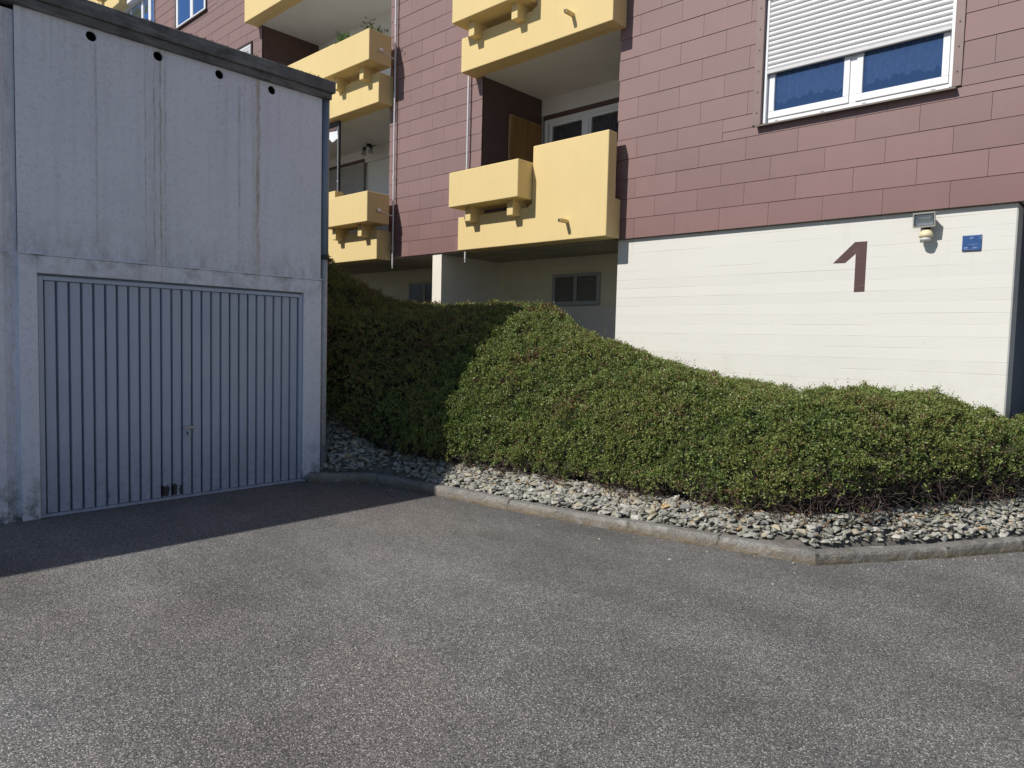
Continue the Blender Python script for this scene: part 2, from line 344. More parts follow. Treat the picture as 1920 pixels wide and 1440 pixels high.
MAT = dict(
    panel=m_panel(), yellow=m_yellow(), boardwall=m_boardwall(), garage=m_garage(), garage_plain=m_garage(False, 'garage_concrete_side', (.5, .5, .5)),
    fascia=m_fascia(), door=m_door(), asphalt=m_asphalt(), granite=m_granite(), soffit=m_soffit(),
    darkbrown=plain('brown_backing', (.045, .028, .025), .8), brownside=plain('brown_side_cladding', (.11, .068, .062), .65),
    casing=plain('brown_metal_casing', (.225, .15, .138), .5, bump=0.05), sillm=plain('sill_metal', (.25, .21, .18), .45),
    white=plain('white_paint', (.78, .78, .77), .6, .04, 2.0, .06), warm=plain('warm_white_paint', (.80, .75, .66), .8, .05, 1.3, .1), cream=plain('cream_paint', (.86, .79, .60), .8, .06, 1.5, .1),
    pvc=plain('white_pvc', (.84, .85, .87), .32, .02), shutter=plain('shutter_slat', (.62, .615, .625), .42, .05, 9.0),
    shutter_dark=plain('grey_shutter', (.42, .40, .38), .5, .05), greyframe=plain('grey_frame', (.42, .43, .43), .5),
    glass=m_glass('window_glass', (.86, .90, .95), .015, .75, 1.2), glass_dark=m_glass('dark_glass', (.85, .85, .85), .1, .0, .03),
    curtain=m_curtain(), drape=plain('grey_drape', (.16, .15, .16), .9, .2, 12), interior=plain('dark_interior', (.03, .035, .05), .9),
    metal=plain('galvanised_pipe', (.72, .72, .74), .38, .06, 12, metal=.35), steel=plain('steel', (.5, .5, .5), .35, .1, 30, metal=.9),
    bluepipe=plain('blue_grey_pipe', (.22, .27, .34), .45, .1, 5), pipefoot=plain('cast_iron_pipe', (.17, .16, .18), .6, .2, 14),
    slate=plain('slate_blue_paint', (.17, .19, .235), .7, .06, 1.4, .08), black=plain('black_plastic', (.02, .02, .022), .5),
    number=m_number(), wood=m_wood('wood_panel', (.33, .17, .055)),
    lamp_metal=plain('lamp_housing', (.42, .42, .37), .45, .12, 40, metal=.3), reflector=plain('reflector', (.86, .87, .88), .38, .03, metal=.45), sky_glass=m_glass('wing_glass', (.85, .9, 1.0), .02, 2.2, 3.0), lamp_glass=m_glass('lamp_glass', (.97, .98, .98), .03, 0.0, .7),
    sensor=plain('aged_cream_plastic', (.76, .66, .43), .5, .08, 30), sensor_lens=plain('grey_lens', (.55, .55, .52), .3),
    blue=plain('blue_enamel', (.028, .085, .25), .3, .25, 30), bluework=plain('worn_white_print', (.42, .50, .66), .5, .2, 60), navy=plain('navy_edge', (.02, .035, .09), .4),
    leaf=m_attr('cotoneaster_leaf', .42, .15, .42), twig=m_attr('twig_bark', .85, 0, .2),
    soil=plain('dark_soil', (.13, .12, .105), .95, .3, 14, .5, 40), underlay=plain('dark_twig_mat', (.022, .019, .013), .95, .4, 22, .6, 50),  # underlay is a near-black brown
    hole_shade=plain('hole_shade_black', (.004, .004, .005), 1.0, spec=0.0), rust=plain('rust_mark', (.06, .035, .028), .9), cloth=plain('white_cloth', (.85, .85, .9), .8), joint=plain('joint_mortar', (.16, .145, .12), .95, .3, 40, .4),
    deadleaf=m_attr('dry_leaf', .7, .15, .3), plant=m_attr('potted_leaf', .5, .25, .35),
)
STONES = [m_stone('stone_grey', (.375, .365, .325)), m_stone('stone_green_grey', (.315, .312, .262)), m_stone('stone_light', (.51, .49, .435)),
          m_stone('stone_tan', (.47, .42, .31)), m_stone('stone_dark', (.25, .25, .24)), m_stone('stone_orange', (.46, .31, .16))]

# ================================================================== SETTING: ground
def ground():
    bm = bmesh.new()
    bmesh.ops.create_grid(bm, x_segments=40, y_segments=40, size=1.0)
    for v in bm.verts:
        r = max(abs(v.co.x), abs(v.co.y)); k = (r**3)*900 + r*60
        if r > 0: v.co = Vector((v.co.x/r*k, v.co.y/r*k, 0))
    me = bpy.data.meshes.new('asphalt_ground'); bm.to_mesh(me); bm.free(); me.materials.append(MAT['asphalt'])
    tag(link('asphalt_ground', me, (0, 0, 0)), 'worn grey asphalt of the garage forecourt', None, None, 'structure')
ground()

# ------------------------------------------------------------------ planting bed lines (plan, metres)
KERB = [(-6.90, 4.17), (-6.42, 4.745), (-5.72, 4.79), (-4.55, 4.90), (-3.31, 5.09), (-2.55, 5.235), (-1.825, 5.385), (-1.165, 6.37), (-0.765, 7.06), (-0.26, 7.95), (0.2, 8.8)]
BASE = [(-16, 4.62), (-7.6, 4.60), (-7.15, 4.66), (-6.63, 4.90), (-5.6, 5.16), (-4.68, 5.40), (-3.50, 5.46), (-2.64, 5.50), (-2.15, 5.55), (-1.80, 5.80), (-1.48, 6.50), (-0.86, 7.56), (-0.45, 8.3), (0.0, 9.2)]
def smooth_line(pts, it=2):
    for _ in range(it):
        q = [pts[0]]
        for a, b in zip(pts[:-1], pts[1:]):
            q += [(a[0]*.75+b[0]*.25, a[1]*.75+b[1]*.25), (a[0]*.25+b[0]*.75, a[1]*.25+b[1]*.75)]
        pts = q + [pts[-1]]
    return pts
BASE_S = np.array(smooth_line(BASE))
def signed_dist(x, y, line=BASE_S):
    """distance inside the bed (positive towards the house)"""
    P = np.stack([np.ravel(x), np.ravel(y)], 1); best = np.full(len(P), 1e9); sg = np.ones(len(P))
    for a, b in zip(line[:-1], line[1:]):
        d = b-a; L = d@d; t = np.clip(((P-a)@d)/L, 0, 1); q = a+t[:, None]*d; r = P-q
        dist = np.hypot(r[:, 0], r[:, 1]); cr = d[0]*r[:, 1]-d[1]*r[:, 0]
        m = dist < best; best[m] = dist[m]; sg[m] = np.sign(cr[m])
    return (best*sg).reshape(np.shape(x))
ZB_X = [-16, -9.5, -8.2, -7.6, -7.15, -6.7, -6.2, -5.6, -4.5, -2.3, -1.6, -0.9, 0]
ZB_Z = [2.6, 2.1, 1.45, .95, .58, .33, .28, .27, .25, .27, .30, .34, .36]
def zbase(x): return np.interp(x, ZB_X, ZB_Z)
G_S = [-.3, 0, .05, .10, .21, .40, .55, .94, 1.45, 1.93, 2.6, 6]
G_Z = [-.5, 0, .40, .52, .68, .88, 1.02, 1.33, 1.61, 1.83, 1.98, 2.1]
P_X = [-16, -6.5, -6.2, -5.98, -5.58, -5.08, -4.47, -3.78, -3.16, -2.62, -2.12, -1.68, -1.26, -.88, -.6, 0]
P_Z = [2.19, 2.19, 2.19, 2.17, 1.92, 1.69, 1.55, 1.37, 1.25, 1.23, 1.26, 1.26, 1.19, 1.09, 1.0, .8]
def hedge_z(x, y, inset=0.0):
    s = signed_dist(x, y)-inset
    a = zbase(x)+np.interp(s, G_S, G_Z)
    mound = np.clip((-7.85-x)*.62, 0, 1.10)*np.exp(-((y-5.75)/.75)**2)
    x7 = x*7/np.maximum(y, 6.4); P = np.interp(x7, P_X, P_Z)+mound-.055
    P = P-.17*np.clip((7.25-y)/1.2, 0, 1)*np.clip((-6.15-x7)/.4, 0, 1)+.11*np.exp(-(((x+5.95)/.5)**2+((y-6.95)/.55)**2))
    k = .22; h = np.clip(.5+.5*(P-a)/k, 0, 1)
    return P*(1-h)+a*h-k*h*(1-h), s

def grid_mesh(x0, x1, y0, y1, d, fn):
    xs = np.arange(x0, x1+d, d); ys = np.arange(y0, y1+d, d); X, Y = np.meshgrid(xs, ys)
    Z, keep = fn(X, Y); ny, nx = X.shape
    V = np.stack([X, Y, Z], -1).reshape(-1, 3)
    i = np.arange(ny*nx).reshape(ny, nx)
    Q = np.stack([i[:-1, :-1], i[:-1, 1:], i[1:, 1:], i[1:, :-1]], -1).reshape(-1, 4)
    k = keep.ravel(); Q = Q[k[Q].all(1)]
    return V, Q
def np_mesh(name, V, F, n):
    """mesh from numpy: V (k,3), F (m,n)"""
    me = bpy.data.meshes.new(name); me.vertices.add(len(V)); me.vertices.foreach_set('co', np.asarray(V, np.float32).ravel())
    me.loops.add(F.size); me.loops.foreach_set('vertex_index', F.astype(np.int32).ravel())
    me.polygons.add(len(F)); me.polygons.foreach_set('loop_start', np.arange(0, F.size, n, dtype=np.int32))
    me.update(calc_edges=True); return me
def point_colors(me, C):
    a = me.attributes.new('tint', 'FLOAT_COLOR', 'POINT')
    a.data.foreach_set('color', np.concatenate([C, np.ones((len(C), 1))], 1).astype(np.float32).ravel())

# earth bank under the shrubs
def bank():
    def fn(X, Y):
        z, s = hedge_z(X, Y, .20); z = z-.10
        z = np.where(s < 0, np.minimum(z, zbase(X)-.07+s*.5), z)
        lump = np.array([mnoise.noise((a*5, b*5, 0)) for a, b in zip(X.ravel(), Y.ravel())]).reshape(X.shape)
        return z+.03*lump, (s > -.24) & (Y > 4.40)
    V, Q = grid_mesh(-15.5, 0.2, 4.42, 9.6, .10, fn)
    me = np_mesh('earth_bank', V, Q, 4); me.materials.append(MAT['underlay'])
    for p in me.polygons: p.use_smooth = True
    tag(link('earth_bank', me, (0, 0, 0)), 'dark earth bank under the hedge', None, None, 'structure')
bank()

# ------------------------------------------------------------------ kerb stones
def kerb():
    root = tag(link('kerb', None, (-3.3, 5.1, 0)), 'low granite kerb edging the gravel bed', None, None, 'structure')
    pts = [Vector((*p, 0)) for p in KERB]
    def normal(i):
        n = Vector((0, 0, 0))
        for a, b in ((i-1, i), (i, i+1)):
            if a >= 0 and b < len(pts):
                d = (pts[b]-pts[a]).normalized(); n += Vector((-d.y, d.x, 0))
        n.normalize(); d = (pts[min(i+1, len(pts)-1)]-pts[min(i, len(pts)-2)]).normalized()
        c = max(.55, n.dot(Vector((-d.y, d.x, 0)))); return n/c
    for i in range(len(pts)-1):
        a, b = pts[i], pts[i+1]; na, nb = normal(i), normal(i+1); W = .13; H = .096+random.uniform(-.007, .007)
        d = (b-a).normalized(); g = .005; nseg = max(6, int((b-a).length/.05))
        prof = [(0.004, -.05), (0.0, .02), (0.004, .06), (.012, H-.012), (.03, H), (.07, H+.002), (W-.02, H), (W, H-.01), (W, -.05)]
        V = []; F = []
        for k in range(nseg+1):
            t = (g + (1-0)*((b-a).length-2*g)*k/nseg)/(b-a).length
            c = a.lerp(b, t); n = na.lerp(nb, t)
            for (o, z) in prof:
                q = c+n*o; w_ = .006*mnoise.noise((q.x*9, q.y*9, z*20+i*7)) + .004*mnoise.noise((q.x*30, q.y*30, z*30))
                V.append(q + n*w_*(1 if o < W*.9 else 0) + Vector((0, 0, z+(.005*mnoise.noise((q.x*7, q.y*7, i*3.)) if z > .05 else 0))))
        m = len(prof)
        for k in range(nseg):
            for j in range(m-1): F.append((k*m+j, (k+1)*m+j, (k+1)*m+j+1, k*m+j+1))
        F.append(tuple(range(m-1, -1, -1))); F.append(tuple(nseg*m+j for j in range(m)))
        MB().add(V, F).build('kerb_stone', MAT['granite'], root)
        # mortar in the joint
        if 0 < i:
            n0 = na; MB().add([a-d*.012+n0*.004+Vector((0,0,-.02)), a+d*.012+n0*.004+Vector((0,0,-.02)), a+d*.012+n0*.12+Vector((0,0,-.02)), a-d*.012+n0*.12+Vector((0,0,-.02)),
                      a-d*.012+n0*.006+Vector((0,0,.088)), a+d*.012+n0*.006+Vector((0,0,.088)), a+d*.012+n0*.12+Vector((0,0,.088)), a-d*.012+n0*.12+Vector((0,0,.088))],
                      [(0,3,2,1),(4,5,6,7),(0,1,5,4),(1,2,6,5),(2,3,7,6),(3,0,4,7)]).build('mortar_joint', MAT['joint'], root)
kerb()

# ------------------------------------------------------------------ gravel bed
KERB_A = np.array(KERB)
def gravel_z(x, y):
    sk = signed_dist(x, y, KERB_A); sb = -signed_dist(x, y)
    t = np.clip((sk-.10)/np.maximum(sk+np.maximum(sb, 0)-.10, .05), 0, 1)
    return .088+(zbase(x)-.01-.088)*t, sk, sb
def gravel():
    root = tag(link('gravel_bed', None, (-3.3, 5.3, 0)), 'strip of broken grey slate between kerb and hedge', None, None, 'structure')
    def fn(X, Y):
        z, sk, sb = gravel_z(X, Y); return z-.038, (sk > .06) & (sb > -.45) & ((X > -6.95) | (Y > 4.44))
    V, Q = grid_mesh(-9.4, 0.3, 4.2, 9.2, .06, fn)
    me = np_mesh('bed_soil', V, Q, 4); me.materials.append(MAT['soil'])
    link('bed_soil', me, (0, 0, 0), root)
    # stone shapes
    shapes = []
    for k in range(14):
        r_ = np.random.default_rng(100+k); bm = bmesh.new()
        n = 11; pts = r_.normal(size=(n, 3)); pts /= np.linalg.norm(pts, axis=1)[:, None]
        pts *= np.array([.5, .5*r_.uniform(.55, .9), .5*r_.uniform(.28, .55)]); pts *= r_.uniform(.85, 1.1, (n, 1))
        for p in pts: bm.verts.new(p)
        g = bmesh.ops.convex_hull(bm, input=bm.verts)
        bmesh.ops.delete(bm, geom=[v for v in bm.verts if not v.link_faces], context='VERTS')
        bmesh.ops.bevel(bm, geom=bm.edges[:], offset=.025, segments=1, affect='EDGES', clamp_overlap=True)
        bmesh.ops.triangulate(bm, faces=bm.faces)
        me = bpy.data.meshes.new('stone'); bm.to_mesh(me); bm.free(); shapes.append(me)
    wts = [.32, .25, .22, .14, .055, .015]; cache = {}
    r_ = np.random.default_rng(5); n = 90000
    x = r_.uniform(-8.9, .1, n); y = r_.uniform(4.25, 8.6, n); z, sk, sb = gravel_z(x, y)
    ok = (sk > .138) & (sb > -.13) & ~((x < -6.93) & (y < 4.47)) & ~((sb < -.02) & (r_.random(n) < .45))
    items = []
    for x, y, z in list(zip(x[ok], y[ok], z[ok]))[:7600]:
        size = float(np.clip(r_.lognormal(-2.62, .34), .04, .14))
        if len(items) % 4 == 3: size = r_.uniform(.02, .036)
        items.append((size/math.hypot(x, y)*(1.0 if y < 8 and x > -7.4 else .3), x, y, z, size, int(r_.integers(14)), int(r_.choice(6, p=wts)), r_.uniform(0, 6.28), r_.normal(0, .26), r_.normal(0, .26)))
    items.sort(reverse=True)
    rest = [[], [], []]; nb = 0
    for k, (sc, x, y, z, size, sh, mt, rz, rx, ry) in enumerate(items):
        M = Matrix.Translation((x, y, z-.012+r_.uniform(-.012, .028))) @ Matrix.Rotation(rz, 4, 'Z') @ Matrix.Rotation(rx, 4, 'X') @ Matrix.Rotation(ry, 4, 'Y') @ Matrix.Diagonal((size, size, size, 1))
        if k < 295:
            if (sh, mt) not in cache:
                me = shapes[sh].copy(); me.materials.clear(); me.materials.append(STONES[mt]); cache[(sh, mt)] = me
            o = bpy.data.objects.new('stone', cache[(sh, mt)]); COL.objects.link(o); o.parent = root
            o.matrix_local = Matrix.Translation(-WO[root.name]) @ M
        else:
            me = shapes[sh]; co = np.empty(len(me.vertices)*3); me.vertices.foreach_get('co', co); co = co.reshape(-1, 3)
            A = np.array(M); rest[0].append(co@A[:3, :3].T+A[:3, 3])
            fi = np.empty(len(me.polygons)*3, np.int32); me.polygons.foreach_get('vertices', fi); rest[1].append(fi.reshape(-1, 3)+nb)
            rest[2].append(np.full(len(me.polygons), mt)); nb += len(co)
    me = np_mesh('loose_stones', np.concatenate(rest[0]), np.concatenate(rest[1]), 3)
    for s in STONES: me.materials.append(s)
    me.polygons.foreach_set('material_index', np.concatenate(rest[2]).astype(np.int32))
    tag(link('loose_stones', me, (0, 0, 0), root), kind='stuff')
gravel()

# ================================================================== GARAGE
GX = -6.978; GC = 4.375
def garage():
    root = thing('garage_building', (-8.5, 1.5, 0), 'tall shaded concrete garage with ribbed door and dark roof edge', 'garage')
    M_ = MAT['garage']
    # lower wall with the door opening; a second, plain bay runs on left, lengthened out of view for the roof shadow
    m = MB()
    m.box(GX-.25, GX, 4.157, GC, 0, 2.245); m.box(GX-.25, GX, 1.525, 1.659, 0, 2.245); m.box(GX-.25, GX, 1.659, 4.157, 2.095, 2.245)
    m.box(GX-.25, GX, -9.4, 1.425, 0, 2.245)
    m.build('lower_wall', M_, root, .006, 1)
    box('joint_strip', M_, root, GX-.25, GX-.035, 1.425, 1.525, 0, 4.2)
    # upper wall with four drain openings
    ys = [2.088, 2.642, 3.218, 3.773]; zc = 4.168; rr = .043
    V = []; F = []; front = GX-.012
    def quad(y0, y1, z0, z1):
        b = len(V); V.extend([(front, y0, z0), (front, y1, z0), (front, y1, z1), (front, y0, z1)]); F.append((b, b+1, b+2, b+3))
    z0, z1, h = 2.262, 4.27, .08
    quad(1.525, GC-.01, z0, zc-h); quad(1.525, GC-.01, zc+h, z1)
    edges = [1.525]+[e for y in ys for e in (y-h, y+h)]+[GC-.01]
    for a, b in zip(edges[0::2], edges[1::2]): quad(a, b, zc-h, zc+h)
    for y in ys:
        n = 24; b = len(V)
        for ring, (px, rad) in enumerate(((front, None), (front, rr), (front-.12, rr))):
            for i in range(n):
                t = 2*math.pi*i/n+math.pi/4; c, s = math.cos(t), math.sin(t)
                if rad is None: k = h/max(abs(c), abs(s)); V.append((px, y+c*k, zc+s*k))
                else: V.append((px, y+c*rad, zc+s*rad))
        for r_ in range(2):
            for i in range(n): j = (i+1) % n; F.append((b+r_*n+i, b+r_*n+j, b+(r_+1)*n+j, b+(r_+1)*n+i))
    MB().add(V, F).build('upper_wall', M_, root)
    for y in ys: MB().tube((front-.022, y, zc), (front-.13, y, zc), rr+.004, 20).build('drain_shade_plug', MAT['hole_shade'], root)  # black plugs stand in for the shade inside the openings
    box('upper_wall', M_, root, GX-.25, front, -9.4, 1.425, 2.262, 4.27)
    box('ledge', M_, root, GX-.25, GX+.014, 1.525, GC+.004, 2.2455, 2.2615, .004)
    box('ledge', M_, root, GX-.25, GX+.014, -9.4, 1.425, 2.2455, 2.2615, .004)
    box('side_wall', MAT['garage_plain'], root, GX-6.2, GX-.014, GC-.2, GC-.004, 0, 4.26)
    box('rear_wall', MAT['garage_plain'], root, GX-6.4, GX-6.2, -9.4, GC, 0, 4.26)
    # roof edge: upper band, lower band set back, drip
    m = MB(); m.box(GX-6.5, GX+.075, -9.5, GC+.115, 4.305, 4.43); m.build('roof_edge', MAT['fascia'], root, .008, 1)
    m = MB(); m.box(GX-6.4, GX+.045, -9.45, GC+.085, 4.235, 4.304); m.build('roof_edge', MAT['fascia'], root, .006, 1)
    box('roof_sheet', MAT['fascia'], root, GX-6.45, GX-.02, -9.4, GC-.07, 4.431, 4.462, .004)
    # door: frame, leaf slats, bottom rail, handle
    d = link('garage_door', None, (GX-.06, 2.908, 0), root)
    fr = MAT['door']; y0, y1, zt = 1.659, 4.157, 2.095
    m = MB(); m.box(GX-.09, GX-.022, y0+.006, y0+.044, .03, zt-.02); m.box(GX-.09, GX-.022, y1-.044, y1-.006, .03, zt-.02)
    m.box(GX-.09, GX-.0225, y0+.046, y1-.046, zt-.055, zt-.02); m.build('door_frame', fr, d, .003, 1)
    box('bottom_rail', fr, d, GX-.09, GX-.018, y0+.004, y1-.004, .004, .029, .003)
    box('door_back', fr, d, GX-.12, GX-.092, y0+.002, y1-.002, .005, zt-.003)
    n = 25; a, b = y0+.05, y1-.05; p = (b-a)/n; wd = p-.015
    sm = MB(); prof = [(-.022, -wd/2), (0, -wd/2+.004), (0.0015, 0), (0, wd/2-.004), (-.022, wd/2)]
    V = [(x, y, z) for z in (.034, zt-.060) for x, y in prof]
    F = [(i, i+1, i+6, i+5) for i in range(4)]+[(0, 1, 2, 3, 4)[::-1], (5, 6, 7, 8, 9)]
    sm.add(V, F); first = None
    for k in range(n):
        yc = a+p*(k+.5)
        if first is None:
            first = MB().add([(GX-.045+x, yc+y, z) for x, y, z in V], F).build('slat', fr, d); me0 = first.data; l0 = WO[first.name]
        else: link('slat', me0, (l0.x, yc, l0.z), d)
    h = MB(); yc = 2.915
    h.box(GX-.046, GX-.036, yc-.03, yc+.03, .60, .735); h.build('lock_plate', MAT['door'], d, .008, 2)
    h = MB(); h.tube((GX-.04, yc-.005, .70), (GX+.005, yc-.005, .70), .012, 10); h.box(GX-.004, GX+.012, yc-.062, yc+.05, .688, .712); h.build('handle', MAT['steel'], d, .003, 1)
    h = MB(); h.tube((GX-.037, yc-.008, .645), (GX-.0335, yc-.008, .645), .009, 10); h.box(GX-.037, GX-.0338, yc-.013, yc-.003, .622, .642); h.build('keyhole', MAT['black'], d)
    # cast rectangle mark above the door
    m = MB(); yy, zz, w_, h_ = 2.985, 2.165, .05, .026
    for q in ((yy-w_, yy+w_, zz+h_-.002, zz+h_), (yy-w_, yy+w_, zz-h_, zz-h_+.002), (yy-w_, yy-w_+.002, zz-h_, zz+h_)): m.box(GX+.0005, GX+.002, *q)
    m.build('cast_mark', MAT['garage_plain'], root)
    # downpipe on the corner
    px, py = GX-.035, GC+.055
    MB().tube((px, py, 2.52), (px, py, 4.24), .042, 14).build('downpipe', MAT['bluepipe'], root, smooth=True)
    MB().tube((px, py, .36), (px, py, 2.50), .034, 14).build('downpipe', MAT['garage_plain'], root, smooth=True)
    m = MB(); m.tube((px, py, 2.485), (px, py, 2.535), .050, 14); m.build('pipe_clamp', MAT['black'], root)
    m = MB(); m.tube((px, py, .06), (px, py, .38), .050, 14); m.tube((px, py, .33), (px, py, .385), .060, 14); m.build('pipe_foot', MAT['pipefoot'], root)
garage()

# ================================================================== APARTMENT BUILDING
YW = 8.0; YB = 7.67; YP = 7.37; FL = 2.75; Z0 = 3.03
BLD = thing('apartment_building', (-8, 9, 0), 'brown clad apartment house with yellow balconies and white ground floor', 'building')
def shell():
    B = BLD
    # masses behind the cladding
    box('core_wall', MAT['darkbrown'], B, -5.575, -3.59, YW+.022, 12, 3.03, 12.5)
    m = MB(); m.box(-1.675, 4.0, YW+.022, 12, 3.03, 12.5); m.box(-3.589, -1.676, YW+.0225, 8.7, 3.031, 4.17); m.box(-3.589, -1.676, YW+.0225, 8.7, 5.62, 12.5)
    m.build('core_wall', MAT['darkbrown'], B)
    box('core_wall', MAT['darkbrown'], B, -10.555, -8.19, YW+.022, 12, 3.09, 12.5)
    box('core_wall', MAT['darkbrown'], B, -21.5, -15.28, YW+.022, 12, 3.03, 14.5)
    box('core_wall', MAT['darkbrown'], B, -32, -21.51, YW+1.7, 12, 0.5, 14.5)
    # dark clad loggia cheeks that face right
    box('loggia_cheek', MAT['brownside'], B, -8.189, -8.18, YW+.03, 9.48, 3.20, 12.4)
    box('loggia_cheek', MAT['brownside'], B, -15.279, -15.27, YW+.03, 9.48, 3.20, 14.4)
    # ground floor: white boarded wall, entry return
    m = MB(); m.box(-5.55, -1.085, YW+.052, YW+.36, 0, 3.027); m.build('ground_floor_wall', MAT['boardwall'], B, .012, 1)
    box('ground_floor_wall', MAT['white'], B, -5.54, -5.30, YW+.361, 9.45, 0, 3.05)
    box('entry_wall', MAT['slate'], B, -1.34, -1.12, YW+.361, 9.9, 0, 3.027)
    box('entry_wall', MAT['slate'], B, -1.119, 4.0, 9.6, 9.8, 0, 3.027)
    e = box('entry_louvre', MAT['black'], B, -.93, .4, 9.575, 9.599, 1.95, 2.9)
    for k in range(18): box('louvre_slat', MAT['slate'], e, -.93, .4, 9.552, 9.574, 1.96+k*.052, 1.985+k*.052)
    box('entry_soffit', MAT['soffit'], B, -1.07, 4.0, YW+.03, 9.599, 3.0275, 3.0295)
    box('entry_soffit', MAT['soffit'], B, -5.55, -1.07, YW+.03, YW+.05, 3.0272, 3.0294)
    # recess under the house
    box('recess_wall', MAT['cream'], B, -16, -9.331, 9.45, 9.6, 0, 3.06); box('recess_wall', MAT['cream'], B, -9.098, -5.541, 9.45, 9.6, 0, 3.06)
    box('recess_lintel', MAT['cream'], B, -16, -9.331, 9.42, 9.449, 2.835, 3.059); box('recess_lintel', MAT['cream'], B, -9.098, -5.541, 9.42, 9.449, 2.835, 3.059)
    box('recess_ledge', MAT['warm'], B, -9.097, -5.541, 9.40, 9.448, 1.2, 2.225)
    box('cross_wall', MAT['warm'], B, -9.33, -9.10, YW+.015, 9.60, 0.2, 3.058)
    box('floor_soffit', MAT['soffit'], B, -16, -5.551, YW+.024, 9.8, 3.0605, 3.0895)
    box('left_end_wall', MAT['cream'], B, -16.3, -16.001, YW+.3, 9.6, 0.5, 3.05)
    # loggias: slabs, back walls
    for (x0, x1) in ((-8.179, -5.576), (-15.269, -10.556)):
        for k in range(4):
            z = Z0+FL*k
            if k: box('loggia_ceiling', MAT['white'], B, x0, x1, YB+.31, 9.5, z+.012, z+.17)
            else: box('loggia_floor', MAT['soffit'], B, x0, x1, YB+.31, 9.5, z+.060, z+.17)
            box('loggia_back_wall', MAT['white'], B, x0, x1, 9.5, 9.7, z+.171, z+FL+.011)
            box('loggia_lintel', MAT['white'], B, x0, x1, 9.44, 9.499, z+FL-.27, z+FL+.0115)
shell()

# cladding, piece by piece
PANEL_N = [0]
pcache = {}
def panel(parent, x0, x1, z0, z1):
    w_, h_ = x1-x0, z1-z0
    if w_ < .02 or h_ < .02: return
    k = (round(w_, 3), round(h_, 3))
    if k not in pcache:
        hw, hh = w_/2-.0016, h_/2
        V = [(-hw, -.004, -hh+.0005), (hw, -.004, -hh+.0005), (hw, .002, hh-.0030), (-hw, .002, hh-.0030), (-hw, .004, -hh+.0005), (hw, .004, -hh+.0005), (hw, .010, hh-.0030), (-hw, .010, hh-.0030)]
        me = bpy.data.meshes.new('cladding_panel'); me.from_pydata(V, [], [(0,1,2,3),(7,6,5,4),(0,4,5,1),(1,5,6,2),(2,6,7,3),(3,7,4,0)]); me.materials.append(MAT['panel']); pcache[k] = me
    o = link('panel', pcache[k], ((x0+x1)/2, YW+random.uniform(-.0006, .0006), (z0+z1)/2), parent); PANEL_N[0] += 1
    o.rotation_euler = (random.gauss(0, .0012), 0, random.gauss(0, .0009))
def subtract(r, c):
    x0, x1, z0, z1 = r; a0, a1, b0, b1 = c
    if a0 >= x1 or a1 <= x0 or b0 >= z1 or b1 <= z0: return [r]
    o = []
    if b0 > z0: o.append((x0, x1, z0, b0))
    if b1 < z1: o.append((x0, x1, b1, z1))
    lo, hi = max(z0, b0), min(z1, b1)
    if a0 > x0: o.append((x0, a0, lo, hi))
    if a1 < x1: o.append((a1, x1, lo, hi))
    return o
def cladding(xa, xb, z0, rows, phase, holes=(), visible=None, rh=.2617, pw=.604):
    """one field of courses; those in view are single panels, the courses above the picture one joined part"""
    sec = link('cladding', None, ((xa+xb)/2, YW, z0+.001), BLD); extra = MB()
    for r_ in range(rows):
        za, zb_ = z0+r_*rh, z0+(r_+1)*rh; off = phase+(pw/2 if r_ % 2 else 0)
        k = math.floor((xa-off)/pw)
        while off+k*pw < xb:
            x0, x1 = max(xa, off+k*pw), min(xb, off+(k+1)*pw); k += 1
            rs = [(x0, x1, za, zb_)]
            for h in holes: rs = [q for s in rs for q in subtract(s, h)]
            for q in rs:
                if visible is None or visible(q): panel(sec, *q)
                elif q[1]-q[0] > .02 and q[3]-q[2] > .02: extra.box(q[0]+.002, q[1]-.002, YW-.004, YW+.01, q[2]+.001, q[3]-.006)
    if extra.v: tag(extra.build('upper_courses', MAT['panel'], sec), kind='stuff')
WIN = (-3.685, -1.60, 4.175, 5.625)
cladding(-5.578, 4.0, 3.025, 34, -4.66, [WIN], lambda q: q[2] < 6.5-(.25*(q[0]+5.5) if q[0] > -5.5 else 0) and q[0] < -.35)
cladding(-10.56, -8.178, 3.085, 34, -9.98, [], lambda q: q[2] < 8.2)
W1 = (-19.95, -18.05, 9.70, 11.1); W2 = (-17.6, -15.70, 6.95, 8.31)
cladding(-21.36, -15.272, 3.03, 43, -18.4, [W1, W2], lambda q: q[2] > 7.95+max(0, (-15.3-q[0]))*.30 and q[2] < 11.2)

